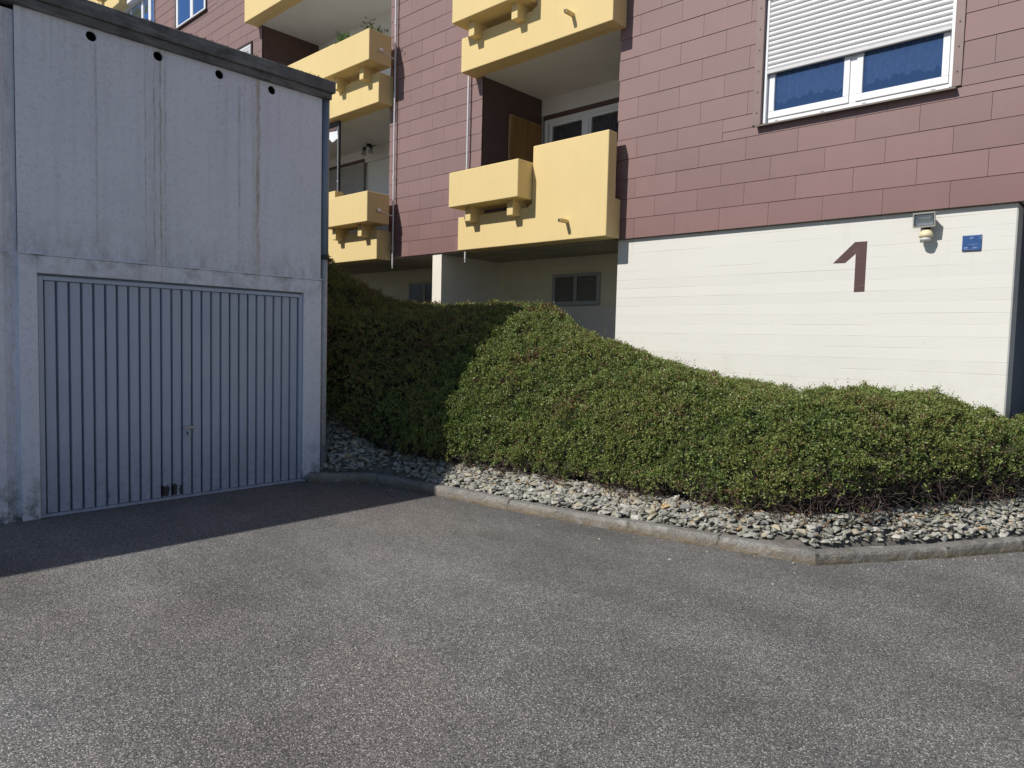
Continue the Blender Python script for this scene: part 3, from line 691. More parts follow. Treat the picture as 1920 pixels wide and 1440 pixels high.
# balconies ---------------------------------------------------------------
def balcony(xa, xb, z, planter_left, xp, label=None):
    """xa..xb body; xp the inner end of the low part; planter over the low part"""
    Y = MAT['yellow']; bx = link('balcony', None, ((xa+xb)/2, YB, z), BLD)
    lo, hi, c = z+.52, z+1.372, .035
    L = [(xa, z), (xb, z), (xb, hi), (xp, hi), (xp, lo+.06), (xp-.015, lo+.035), (xp-.07, lo+.025), (xp-.075, lo), (xa, lo)] if planter_left else \
        [(xa, z), (xb, z), (xb, lo), (xp+.075, lo), (xp+.07, lo+.025), (xp+.015, lo+.035), (xp, lo+.06), (xp, hi), (xa, hi)]
    MB().prism_y(L, YB, YB+.19).build('balcony_front', Y, bx, .016, 3)
    m = MB(); m.box(xa+.001, xa+.14, YB+.191, YW+.015, z+.003, z+.518); m.build('balustrade', Y, bx, .008, 2)
    m = MB(); m.box(xb-.14, xb-.001, YB+.191, YW-.012, z+.003, z+.518); m.build('balustrade', Y, bx, .008, 2)
    edge = MB(); edge.box(xa+.142, xb-.142, YB+.192, YB+.30, z+.004, z+.05); edge.build('slab_edge', Y, bx)
    if planter_left: pa, pb = xa+.103, xp-.006
    else: pa, pb = xp+.04, xb+.12
    pl = bx
    m = MB(); zb_, zt = z+.615, z+1.144; y1 = YB+.18
    m.add([(pa,YP,zb_),(pb,YP,zb_),(pb,y1,zb_),(pa,y1,zb_),(pa,YP,zt),(pb,YP,zt),(pb,y1,zt),(pa,y1,zt),
           (pa+.05,YP+.05,zt),(pb-.05,YP+.05,zt),(pb-.05,y1-.05,zt),(pa+.05,y1-.05,zt),(pa+.05,YP+.05,zt-.08),(pb-.05,YP+.05,zt-.08),(pb-.05,y1-.05,zt-.08),(pa+.05,y1-.05,zt-.08)],
          [(0,3,2,1),(0,1,5,4),(1,2,6,5),(2,3,7,6),(3,0,4,7),(4,5,9,8),(5,6,10,9),(6,7,11,10),(7,4,8,11),(8,9,13,12),(9,10,14,13),(10,11,15,14),(11,8,12,15),(12,13,14,15)])
    m.build('planter', Y, pl, .014, 3)
    for t in ((.165, .29), (.775, .90)) if planter_left else ((.10, .225), (.675, .80)):
        c = pa+t[0]*(pb-pa) if planter_left else pa+t[0]*(pb-pa)
        MB().box(c, c+.118, YB-.17, YB+.13, z+.405, z+.625).build('bracket', Y, pl, .006, 2)
    xs = -6.132 if planter_left else None
    if xs:
        sp = MB(); a = .024; sp.box(xs-a, xs+a, YB-.177, YB+.02, z+.222, z+.27); o = sp.build('spout', Y, bx, .004, 1)
        box('spout_mouth', MAT['black'], bx, xs-.016, xs+.016, YB-.1785, YB-.1755, z+.23, z+.262)
    return bx
for k in range(2): balcony(-8.336, -5.477, Z0+FL*k, True, -6.787)
for k in range(3): balcony(-15.44, -10.462, Z0+FL*k, False, -11.80)
b3 = balcony(-27.5, -23.2, Z0+FL*3, False, -24.8)

# right-hand window with roller shutter ------------------------------------
def big_window():
    wdw = link('window', None, (-2.63, YW+.08, 4.17), BLD)
    x0, x1, z0, z1 = -3.588, -1.677, 4.172, 5.62
    m = MB(); C = MAT['casing']
    m.box(x0-.095, x0, YW-.020, YW+.02, z0+.01, z1); m.box(x1, x1+.079, YW-.020, YW+.02, z0+.01, z1); m.box(x0-.095, x1+.079, YW-.021, YW+.02, z1+.001, z1+.06)
    m.box(x0-.004, x0+.001, YW+.0205, YW+.16, z0, z1); m.box(x1-.001, x1+.004, YW+.0205, YW+.16, z0, z1); m.box(x0, x1, YW+.02, YW+.16, z1-.002, z1+.003)
    m.build('casing', C, wdw, .002, 1)
    for i in range(6):
        for xx in (x0-.045, x1+.04):
            MB().tube((xx, YW-.0245, 4.32+i*.235), (xx, YW-.0195, 4.32+i*.235), .009, 8).build('screw', MAT['brownside'], wdw)
    m = MB(); m.add([(x0-.04, YW-.075, z0-.026), (x1+.045, YW-.075, z0-.026), (x1+.045, YW+.09, z0+.012), (x0-.04, YW+.09, z0+.012),
                     (x0-.04, YW-.078, z0-.010), (x1+.045, YW-.078, z0-.010), (x1+.045, YW+.09, z0+.024), (x0-.04, YW+.09, z0+.024)],
                    [(0,3,2,1),(4,5,6,7),(0,1,5,4),(1,2,6,5),(2,3,7,6),(3,0,4,7)]); m.build('sill', MAT['sillm'], wdw)
    m = MB(); P = MAT['pvc']; ya, yb = YW+.085, YW+.15; zb_ = z0+.028
    m.box(x0+.006, x1-.006, ya, yb, zb_, zb_+.055); m.box(x0+.006, x0+.05, ya, yb, zb_+.056, z1-.01); m.box(x1-.05, x1-.006, ya, yb, zb_+.056, z1-.01)
    m.box(x0+.051, x1-.051, ya, yb, z1-.07, z1-.01); m.box(-2.655, -2.59, ya, yb, zb_+.056, z1-.071)
    m.build('window_frame', P, wdw, .004, 2)
    for xa, xb in ((x0+.052, -2.657), (-2.588, x1-.052)):
        s = wdw; m = MB(); q = .062; y0, y1 = ya-.014, yb-.01; za, zz = zb_+.058, z1-.074
        m.box(xa, xb, y0, y1, za, za+q+.012); m.box(xa, xb, y0, y1, zz-q, zz); m.box(xa, xa+q, y0+.0003, y1, za+q+.0125, zz-q-.0005); m.box(xb-q, xb, y0+.0003, y1, za+q+.0125, zz-q-.0005)
        m.build('sash_frame', P, s, .005, 2); box('pane', MAT['glass'], s, xa+q-.004, xb-q+.004, y0+.03, y0+.036, za+q+.008, zz-q+.004)
    for xx in (-3.44, -2.93, -2.50, -1.86): box('drain_cap', MAT['greyframe'], wdw, xx-.02, xx+.02, ya-.004, ya-.0005, zb_+.022, zb_+.03)
    for a, b in ((x0+.004, x0+.038), (x1-.038, x1-.004)): box('shutter_guide', P, wdw, a, b, YW+.03, YW+.068, zb_, z1-.01, .003, seg=1)
    sh = link('roller_shutter', None, (-2.63, YW+.045, 4.75), BLD)
    V = []; pitch = .0545; n = 16; prof = [(.012, 0), (.001, .004), (-.004, .014), (-.006, .026), (-.004, .038), (.001, .047), (.012, .0505)]
    xs0, xs1 = x0+.036, x1-.036
    box('end_bar', MAT['shutter'], sh, xs0, xs1, YW+.028, YW+.055, 4.752, 4.792, .006, seg=2)
    box('rubber_lip', MAT['black'], sh, xs0+.004, xs1-.004, YW+.032, YW+.05, 4.742, 4.7515)
    me0 = None
    for k in range(n):
        z = 4.794+k*pitch
        if me0 is None:
            q = len(prof); VV = [(x, YW+.042+y, z+t) for x in (xs0, xs1) for y, t in prof]
            FF = [(i, i+1, q+i+1, q+i) for i in range(q-1)]+[(q-1, 0, q, 2*q-1), tuple(range(q))[::-1], tuple(range(q, 2*q))]
            o = MB().add(VV, FF).build('slat', MAT['shutter'], sh, smooth=False); me0 = o.data; l0 = WO[o.name]
        else: link('slat', me0, (l0.x, l0.y, l0.z+k*pitch), sh)
    # dim room behind
    m = MB(); m.box(x0-.3, x1+.3, YW+1.1, YW+1.12, 3.9, 5.9); m.box(x0-.3, x0-.29, YW+.3, YW+1.1, 3.9, 5.9); m.build('room_wall', MAT['interior'], wdw)
    # net curtains with a scalloped hem, one behind each sash
    for idx, (xa, xb) in enumerate(((x0+.10, -2.70), (-2.55, x1-.10))):
        V = []; F = []; n = 64
        for i in range(n+1):
            t = i/n; x = xa+(xb-xa)*t; y = YW+.168+.010*math.sin(t*46+idx)+.004*math.sin(t*97)
            zb_ = 4.505-.040*abs(math.sin(t*13+idx*.7))-.10*abs(t-.5 if idx else .5-t)**1.2-.012*math.sin(t*60)
            V += [(x, y, zb_), (x, y, 5.5)]
        for i in range(n): F.append((2*i, 2*i+2, 2*i+3, 2*i+1))
        o = MB().add(V, F).build('curtain', MAT['curtain'])
        tag(o, ('scalloped net curtain behind the left pane under the white shutter', 'scalloped net curtain behind the right pane under the white shutter')[idx], 'curtain', 'net curtains')
big_window()

# windows of the left wing ----------------------------------------------------
def wing_window(x0, x1, z0, z1, mull, shutter=False):
    wdw = link('window', None, ((x0+x1)/2, YW+.06, z0), BLD); m = MB(); C = MAT['darkbrown']
    m.box(x0, x0+.045, YW-.03, YW+.02, z0, z1); m.box(x1-.045, x1, YW-.03, YW+.02, z0, z1); m.box(x0, x1, YW-.031, YW+.02, z1-.045, z1+.001); m.box(x0-.02, x1+.02, YW-.055, YW+.02, z0-.04, z0-.001)
    m.build('casing', C, wdw); fr = MB(); ya, yb = YW-.02, YW+.015
    fr.box(x0+.047, x1-.047, ya, yb, z0+.001, z0+.07); fr.box(x0+.047, x1-.047, ya, yb, z1-.115, z1-.048)
    for a, b in [(x0+.047, x0+.16), (x1-.16, x1-.047)]+mull: fr.box(a, b, ya, yb, z0+.071, z1-.116)
    fr.build('window_frame', MAT['pvc'], wdw, .004, 1)
    xs = [x0+.16]+[v for ab in mull for v in ab]+[x1-.16]
    for a, b in zip(xs[0::2], xs[1::2]): box('pane', MAT['sky_glass'], wdw, a-.004, b+.004, YW-.002, YW+.004, z0+.068, z1-.113)
    box('room_wall', MAT['slate'], wdw, x0+.05, x1-.05, YW+.0155, YW+.0205, z0+.01, z1-.05)
    if shutter:
        sh = wdw
        for k in range(7): box('blind_slat', MAT['shutter'], sh, x0+.05, x1-.05, YW-.03, YW-.021, z1-.12-k*.056, z1-.07-k*.056, .004)
wing_window(*W1, [(-19.02, -18.86)])
wing_window(*W2, [(-16.75, -16.6)], True)
def winter_garden():
    wdw = link('balcony_glazing', None, (-23.3, YW+.1, 8.7), BLD); x1 = -21.375; z0, z1 = 8.75, 11.25
    fr = MB(); y0, y1 = YW+.05, YW+.11
    for a, b in ((-21.60, -21.42), (-22.0, -21.82), (-22.53, -22.40), (-23.41, -23.31), (-24.2, -24.1), (-25.0, -24.9)): fr.box(a, b, y0, y1, z0, z1)
    fr.box(-25.2, x1, y0+.001, y1-.001, z0-.06, z0+.04)
    fr.build('glazing_frame', MAT['pvc'], wdw, .004, 1)
    for a, b in ((-21.82, -21.6), (-22.40, -22.0), (-23.31, -22.53), (-24.1, -23.41), (-24.9, -24.2)): box('pane', MAT['sky_glass'], wdw, a, b, YW+.075, YW+.081, z0+.04, z1)
    box('edge_trim', MAT['darkbrown'], wdw, -21.42, -21.36, YW-.012, YW+.12, z0, z1)
    box('balcony_front', MAT['yellow'], wdw, -25.2, -21.45, YW-.1, YW+.04, 8.5, 8.70)
    box('balcony_ceiling', MAT['white'], wdw, -27, -21.45, YB+.2, 9.6, 11.29, 11.4)
    box('room_wall', MAT['slate'], wdw, -27, -21.5, 9.55, 9.6, 8.5, 11.3)
winter_garden()

# loggia doors and shutters -----------------------------------------------------
def loggia_door(z):
    d = link('balcony_door', None, (-7, 9.46, z), BLD); fr = MB(); zt = z+2.40; ya, yb = 9.43, 9.495
    box('shutter_box', MAT['brownside'], d, -8.13, -5.60, 9.425, 9.438, zt-.0, zt+.075)
    fr.box(-8.09, -8.02, ya, yb, z+.2, zt-.005); fr.box(-8.019, -5.62, ya, yb, zt-.075, zt-.005)
    for a, b in ((-7.985, -7.92), (-7.287, -7.15), (-7.14, -7.09), (-6.45, -6.32), (-5.70, -5.62)): fr.box(a, b, ya-.006, yb, z+.25, zt-.08)
    fr.box(-7.985, -5.62, ya-.005, yb, zt-.135, zt-.078)
    fr.build('door_frame', MAT['pvc'], d, .004, 1)
    for a, b in ((-7.92, -7.287), (-7.09, -6.45), (-6.32, -5.70)): box('pane', MAT['glass_dark'], d, a-.003, b+.003, 9.445, 9.45, z+.25, zt-.13)
    V = []; F = []; n = 120
    for i in range(n+1): x = -7.98+2.3*i/n; y = 9.474+.010*math.sin(i*1.7); V += [(x, y, z+.2), (x, y, zt-.1)]
    for i in range(n): F.append((2*i, 2*i+2, 2*i+3, 2*i+1))
    MB().add(V, F).build('drape', MAT['drape'], d)
    box('corner_strip', MAT['greyframe'], d, -8.145, -8.115, 9.41, 9.435, z+.2, zt+.07)
for k in range(2): loggia_door(Z0+FL*k)
def loggia_shutter(z):
    s = link('balcony_shutter', None, (-14.2, 9.44, z+.2), BLD)
    for k in range(42): box('blind_slat', MAT['shutter_dark'], s, -15.2, -13.36, 9.415, 9.432, z+.25+k*.0535, z+.25+k*.0535+.049)
    box('shutter_rail', MAT['brownside'], s, -15.2, -13.36, 9.405, 9.436, z+2.50, z+2.56)
for k in range(2): loggia_shutter(Z0+FL*k)
# recess windows ---------------------------------------------------------------
for x0, x1 in ((-7.80, -6.81), (-11.69, -10.70)):
    wdw = link('cellar_window', None, ((x0+x1)/2, 9.4, 2.25), BLD); m = MB(); z0, z1 = 2.245, 2.775; ya, yb = 9.395, 9.446
    m.box(x0, x1, ya, yb, z0, z0+.07); m.box(x0, x1, ya, yb, z1-.055, z1); xm = (x0+x1)/2
    for a, b in ((x0, x0+.06), (xm-.034, xm+.034), (x1-.06, x1)): m.box(a, b, ya+.001, yb, z0+.071, z1-.056)
    m.build('window_frame', MAT['greyframe'], wdw, .003, 1)
    for a, b in ((x0+.06, xm-.034), (xm+.034, x1-.06)):
        box('pane', MAT['glass_dark'], wdw, a, b, 9.405, 9.41, z0+.07, z1-.055); bl = wdw; box('blind', MAT['black'], wdw, a, b, 9.43, 9.44, z0+.07, z1-.055)
        for k in range(12): box('blind_slat', MAT['shutter_dark'], bl, a+.004, b-.004, 9.416, 9.426, z0+.074+k*.033, z0+.102+k*.033)

# pipes on the facade -----------------------------------------------------------
def pipe(x, y, z0, z1, arms):
    p = link('rain_pipe', None, (x, y, z0), BLD)
    m = MB(); m.tube((x, y, z0), (x, y, z1), .016, 10); m.build('tube', MAT['metal'], p, smooth=False)
    MB().tube((x, y, z0-.05), (x, y, z0+.01), .010, 8).build('outlet', MAT['metal'], p)
    for za in arms:
        MB().tube((x, y, za-.035), (x, y-.0001, za+.035), .022, 10).build('collar', MAT['metal'], p)
    return p
PX, PY = -10.355, 7.945
pp = pipe(PX, PY, 2.93, 12.0, [3.25, 4.5, 5.95, 7.2])
for za in (3.83, 3.83+FL, 3.83+2*FL):
    m = MB(); m.tube((PX, PY, za-.02), (-10.335, 7.60, za+.03), .013, 8); m.tube((-10.27, 7.60, za+.03), (-10.338, 7.60, za+.03), .032, 10, .026); m.build('arm', MAT['metal'], pp)
pipe(-8.446, 7.945, 2.93, 12.0, [])

# number painted on the wall -------------------------------------------------------
yn = YW+.052-.0035
MB().prism_y([(-2.720, 2.553), (-2.506, 2.766), (-2.384, 2.766), (-2.386, 2.238), (-2.492, 2.236), (-2.492, 2.645), (-2.596, 2.551)], yn, yn+.003).build('painted_number', MAT['number'], BLD)
BLD.children[-1]['label'] = 'large dark brown number 1 painted on the white wall'

# ================================================================== THINGS ON THE BUILDING
def floodlight():
    yw = YW+.052; cx, cz = -1.83, 2.915
    root = thing('floodlight', (cx, yw, 2.70), 'square metal floodlight with cream motion sensor below the brown cladding', 'lamp')
    T = Matrix.Translation((cx, yw-.13, cz)) @ Matrix.Rotation(R(9), 4, 'X') @ Matrix.Rotation(R(4), 4, 'Z')
    def tb(lst, name, mat, bevel=.003, parent=root):
        m = MB()
        for b in lst:
            q = MB().box(*b); m.add([T@Vector(v) for v in q.v], q.f)
        return m.build(name, mat, parent, bevel, 1)
    w_, h_, t = .098, .072, .014
    tb([(-w_, w_, -.02, .0, h_-t, h_), (-w_, w_, -.02, .0, -h_, -h_+t), (-w_, -w_+t, -.0195, .0, -h_+t, h_-t), (w_-t, w_, -.0195, .0, -h_+t, h_-t)], 'front_frame', MAT['lamp_metal'])
    m = MB(); V = [(-w_+.004, .001, -h_+.004), (w_-.004, .001, -h_+.004), (w_-.004, .001, h_-.004), (-w_+.004, .001, h_-.004), (-.06, .10, -.035), (.06, .10, -.035), (.06, .10, .05), (-.06, .10, .05)]
    m.add([T@Vector(v) for v in V], [(0,1,5,4),(1,2,6,5),(2,3,7,6),(3,0,4,7),(4,5,6,7)]); m.build('housing', MAT['lamp_metal'], root, .004, 1)
    m = MB(); V = [(-w_+t, -.004, -h_+t), (w_-t, -.004, -h_+t), (w_-t, -.004, h_-t), (-w_+t, -.004, h_-t), (-.05, .06, -.02), (.05, .06, -.02), (.05, .06, .03), (-.05, .06, .03)]
    m.add([T@Vector(v) for v in V], [(0,1,5,4),(1,2,6,5),(2,3,7,6),(3,0,4,7),(4,5,6,7)]); m.build('reflector', MAT['reflector'], root)
    m = MB(); m.tube(T@Vector((-.05, .035, .0)), T@Vector((.05, .035, .0)), .006, 8); m.build('tube_bulb', MAT['sensor'], root)
    tb([(-w_+t-.002, w_-t+.002, -.012, -.009, -h_+t-.002, h_-t+.002)], 'glass', MAT['lamp_glass'], 0)
    tb([(-w_+t, w_-t, -.0085, -.0045, h_-t-.008, h_-t), (-w_+t, w_-t, -.0085, -.0045, -h_+t, -h_+t+.006), (-w_+t, -w_+t+.007, -.008, -.004, -h_+t, h_-t), (w_-t-.007, w_-t, -.008, -.004, -h_+t, h_-t)], 'gasket', MAT['black'], 0)
    m = MB(); m.box(cx-.03, cx+.03, yw-.04, yw-.0005, 2.80, 2.90); m.box(cx-.012, cx+.012, yw-.10, yw-.04, 2.81, 2.84); m.build('wall_bracket', MAT['black'], root, .003, 1)
    # motion sensor
    s = link('motion_sensor', None, (cx+.01, yw-.06, 2.70), root); px = cx+.012; n = 16
    def loft(rings, name, mat):
        V = []; F = []
        for (z, rx, ry, yo) in rings:
            for i in range(n): t_ = 2*math.pi*i/n; V.append((px+rx*math.cos(t_), yw-.085-yo+ry*math.sin(t_), z))
        for k in range(len(rings)-1):
            for i in range(n): j = (i+1) % n; F.append((k*n+i, k*n+j, (k+1)*n+j, (k+1)*n+i))
        F.append(tuple(range(n))[::-1]); F.append(tuple((len(rings)-1)*n+i for i in range(n)))
        MB().add(V, F).build(name, mat, s, smooth=True)
    loft([(2.745, .045, .045, 0), (2.752, .060, .056, .002), (2.775, .064, .060, .004), (2.79, .058, .055, .0), (2.812, .048, .045, -.004), (2.82, .044, .04, -.006)], 'sensor_head', MAT['sensor'])
    loft([(2.712, .030, .030, .004), (2.716, .047, .045, .004), (2.7445, .052, .049, .002)], 'sensor_lens', MAT['sensor_lens'])
    m = MB(); m.box(px-.02, px+.02, yw-.06, yw-.0006, 2.755, 2.799); m.build('sensor_arm', MAT['sensor'], s, .004, 1)
floodlight()
def plaque():
    yw = YW+.052; x0, x1, z0, z1 = -1.518, -1.358, 2.602, 2.752
    root = thing('wall_plaque', ((x0+x1)/2, yw, z0), 'small worn blue enamel plaque on the white wall beside the floodlight', 'sign')
    box('plate', MAT['blue'], root, x0, x1, yw-.014, yw-.0005, z0, z1, .004, seg=2)
    y1 = yw-.0142; m = MB()
    for b in ((x0+.006, x1-.008, z1-.006, z1-.003), (x1-.008, x1-.005, z1-.045, z1-.006), (x0+.012, x0+.05, z0+.026, z0+.030), (x0+.09, x0+.128, z0+.027, z0+.031), (x0+.035, x0+.042, z0+.031, z0+.037), (x0+.018, x0+.12, z0+.0135, z0+.015), (x0+.05, x0+.135, z0+.058, z0+.0595)): m.box(b[0], b[1], y1-.0008, y1, b[2], b[3])
    cx, cz, r_ = x0+.078, z1-.036, .013
    for i in range(7):
        a0, a1 = R(20+i*24), R(20+(i+1)*24)
        m.prism_y([(cx+r_*math.cos(a0), cz+r_*math.sin(a0)), (cx+r_*math.cos(a1), cz+r_*math.sin(a1)), (cx+(r_-.005)*math.cos(a1), cz+(r_-.005)*math.sin(a1)), (cx+(r_-.005)*math.cos(a0), cz+(r_-.005)*math.sin(a0))], y1-.0008, y1)
    m.build('worn_marks', MAT['bluework'], root)
    m = MB()
    for a, b in ((x0+.008, z0+.008), (x1-.008, z0+.008), (x0+.008, z1-.008), (x1-.008, z1-.008)): m.tube((a, y1-.002, b), (a, y1+.001, b), .004, 8)
    m.build('rivets', MAT['navy'], root)
    box('lower_edge', MAT['navy'], root, x0+.002, x1-.002, yw-.0155, yw-.0145, z0, z0+.007)
plaque()

def wood_panel():
    root = thing('wooden_cabinet', (-8.1, 9.0, Z0+.17), 'tall brown wooden cabinet standing in the balcony recess', 'cabinet')
    m = MB(); m.box(-8.176, -8.135, 8.63, 9.385, 3.21, 5.325); m.build('side_panel', MAT['wood'], root, .003, 1)
    m = MB(); m.box(-8.177, -8.128, 8.612, 8.629, 3.205, 5.345); m.box(-8.177, -8.128, 8.63, 9.39, 5.326, 5.345); m.build('edge_trim', m_wood('pale_wood_trim', (.42, .27, .13)), root, .002, 1)
wood_panel()
def ceiling_lamp():
    x, y, z = -12.90, 9.22, Z0+FL+.010
    root = thing('ceiling_lamp', (x, y, z), 'small ceiling lamp with two glass spots in the left balcony', 'lamp')
    m = MB(); m.tube((x, y, z-.025), (x, y, z), .06, 14); m.tube((x-.19, y-.03, z-.04), (x+.2, y+.03, z-.05), .010, 8); m.tube((x, y, z-.05), (x, y, z-.02), .03, 10); m.build('ceiling_rose', MAT['black'], root)
    for sx in (-.15, .10):
        m = MB(); m.tube((x+sx, y, z-.045), (x+sx, y-.02, z-.12), .03, 10, .04); m.build('spot_holder', MAT['black'], root)
        MB().tube((x+sx, y-.02, z-.12), (x+sx, y-.03, z-.20), .045, 12, .06).build('glass_shade', MAT['greyframe'], root)
ceiling_lamp()
def slot_blocker():
    root = thing('slot_blocker', (-12.7, 9.1, Z0+.17), 'added dark block that keeps the slot under the lower left planter black', 'box')
    box('body', MAT['black'], root, -13.7, -11.4, 8.95, 9.35, 3.202, 4.20, .01); box('block_top', MAT['black'], root, -13.72, -11.38, 8.93, 9.37, 4.202, 4.24, .006)  # added black block hides the sunlit back wall behind the slot
slot_blocker()
def side_screen():
    x, y = -11.90, 7.82
    root = thing('privacy_screen', (x, y, Z0+.55), 'dark metal side screen frame with rolled white cloth on the left balcony', 'screen')
    box('post', MAT['black'], root, x-.022, x+.022, y-.02, y+.02, 4.30, 5.76, .003)
    box('post_liner', MAT['metal'], root, x-.040, x-.0225, y-.012, y+.012, 4.30, 5.66)
    box('top_rail', MAT['black'], root, x-2.2, x-.023, y-.02, y+.02, 5.67, 5.755, .003)
    box('awning_roll', MAT['brownside'], root, x-2.2, x-.06, y-.01, y+.03, 5.60, 5.665)
    V = []; F = []; n = 28
    for i in range(n+1):
        t = i/n; xx = x-.07-.9*t; V += [(xx, y+.012*math.sin(t*21), 5.615-.02*math.sin(t*9)-.02*t), (xx, y+.02*math.sin(t*19+1), 5.44-.035*math.sin(t*12)+.02*math.sin(t*31))]
    for i in range(n): F.append((2*i, 2*i+2, 2*i+3, 2*i+1))
    o = MB().add(V, F).build('cloth', MAT['cloth'], root); o.modifiers.new('s', 'SOLIDIFY').thickness = .006
    box('latch', MAT['metal'], root, x-.012, x+.012, y-.034, y-.021, 4.60, 4.63)
side_screen()

# ------------------------------------------------------------------ leaf tools
def leaf_cloud(base, axis, size, width, col, fold=.25, curl=0.0):
    """rhombic leaves: base points, unit axis, length; two triangles each, folded on the midrib"""
    n = len(base); ref = rng.normal(size=(n, 3)); side = np.cross(axis, ref); side /= np.linalg.norm(side, axis=1)[:, None]+1e-9
    nor = np.cross(side, axis)
    L = size[:, None]; W = (size*width)[:, None]
    a = base; b = base+axis*L*.55+side*W+nor*W*fold; c = base+axis*L+nor*L*curl; d = base+axis*L*.55-side*W+nor*W*fold
    V = np.stack([a, b, c, d], 1).reshape(-1, 3); i = np.arange(n)[:, None]*4
    F = np.concatenate([i+np.array([[0, 1, 2]]), i+np.array([[0, 2, 3]])], 0)
    return V, F, np.repeat(col, 4, 0)
def sticks(p, q, r0, col, bend=.15):
    """thin three-sided twigs in two joints"""
    n = len(p); d = q-p; L = np.linalg.norm(d, axis=1)[:, None]; mid = (p+q)/2+rng.normal(size=(n, 3))*L*bend
    ax = d/(L+1e-9); ref = rng.normal(size=(n, 3)); u = np.cross(ax, ref); u /= np.linalg.norm(u, axis=1)[:, None]; v = np.cross(ax, u)
    V = []
    for c, k in ((p, 1.), (mid, .8), (q, .35)):
        for t in range(3):
            an = 2*math.pi*t/3; V.append(c+(u*math.cos(an)+v*math.sin(an))*r0[:, None]*k)
    V = np.stack(V, 1).reshape(-1, 3); i = np.arange(n)[:, None]*9; F = []
    for s in (0, 3):
        for t in range(3):
            t2 = (t+1) % 3; F.append(i+np.array([[s+t, s+t2, s+3+t2, s+3+t]]))
    return V, np.concatenate(F, 0), np.repeat(col, 9, 0)

# moss along the garage roof edge
def moss():
    g = bpy.data.objects['garage_building']; n = 1500; y = rng.uniform(1.0, GC+.1, n); k = np.array([mnoise.noise((v*7, 0, 0))+.6*mnoise.noise((v*23, 3, 0)) for v in y])
    ok = k > -.05; y = y[ok]; k = k[ok]; n = len(y); P = np.stack([GX+.07-rng.random(n)**2*.12, y, np.full(n, 4.427)+rng.random(n)*.012], 1)
    ax = rng.normal(size=(n, 3))+np.array([0, 0, .6]); ax /= np.linalg.norm(ax, axis=1)[:, None]
    V, F, C = leaf_cloud(P, ax, rng.uniform(.004, .012, n)*(1+.5*np.clip(k, 0, 1)), .5, np.array([.075, .085, .045])*rng.uniform(.5, 1.3, (n, 1)))
    me = np_mesh('moss', V-np.array([GX, 2.5, 4.43]), F, 3); point_colors(me, C); me.materials.append(MAT['twig']); tag(link('moss', me, (GX, 2.5, 4.43), g), kind='stuff')
moss()
# potted plants in the upper left planter -------------------------------------------
def plants():
    z = Z0+FL+1.06
    def make(name, x, y, n, h, spread, size, width, col, label, up):
        base = np.array([x, y, z]); d = rng.normal(size=(n, 3))*np.array([spread, spread*.6, .25])+np.array([0, 0, up]); d /= np.linalg.norm(d, axis=1)[:, None]
        t = rng.uniform(0.15, 1, n)[:, None]*h; P = base+d*t
        ax = d+rng.normal(size=(n, 3))*.5; ax /= np.linalg.norm(ax, axis=1)[:, None]
        c = np.array(col)*rng.uniform(.6, 1.35, (n, 1))
        V, F, C = leaf_cloud(P, ax, rng.uniform(.6, 1.3, n)*size, width, c)
        root = thing(name, (x, y, z), label, 'plant', 'plants in the balcony planter')
        me = np_mesh('foliage', V-np.array([x, y, z]), F, 3); point_colors(me, C); me.materials.append(MAT['plant']); link('foliage', me, (x, y, z), root)
        k = max(6, n//14); V, F, C = sticks(np.repeat(base[None], k, 0), base+d[:k]*h*.9, np.full(k, .004), np.tile([.10, .12, .05], (k, 1)))
        me = np_mesh('stem', V-np.array([x, y, z]), F, 4); point_colors(me, C); me.materials.append(MAT['twig']); link('stem', me, (x, y, z), root)
    make('grassy_plant', -11.30, 7.50, 260, .23, .45, .11, .07, (.10, .19, .05), 'tuft of bright green grassy leaves in the upper left planter', 1.0)
    make('leafy_plant', -10.62, 7.55, 90, .36, .30, .045, .36, (.075, .11, .045), 'tall leafy plant at the corner of the upper left planter', 1.0)
    make('trailing_plant', -10.45, 7.66, 90, .22, .5, .042, .36, (.05, .075, .045), 'low dark leafy plant beside the rain pipe', .8)
    make('pale_flower', -10.98, 7.47, 50, .20, .5, .03, .40, (.42, .42, .38), 'small pale flowering plant between the two green plants in the planter', .8)
plants()

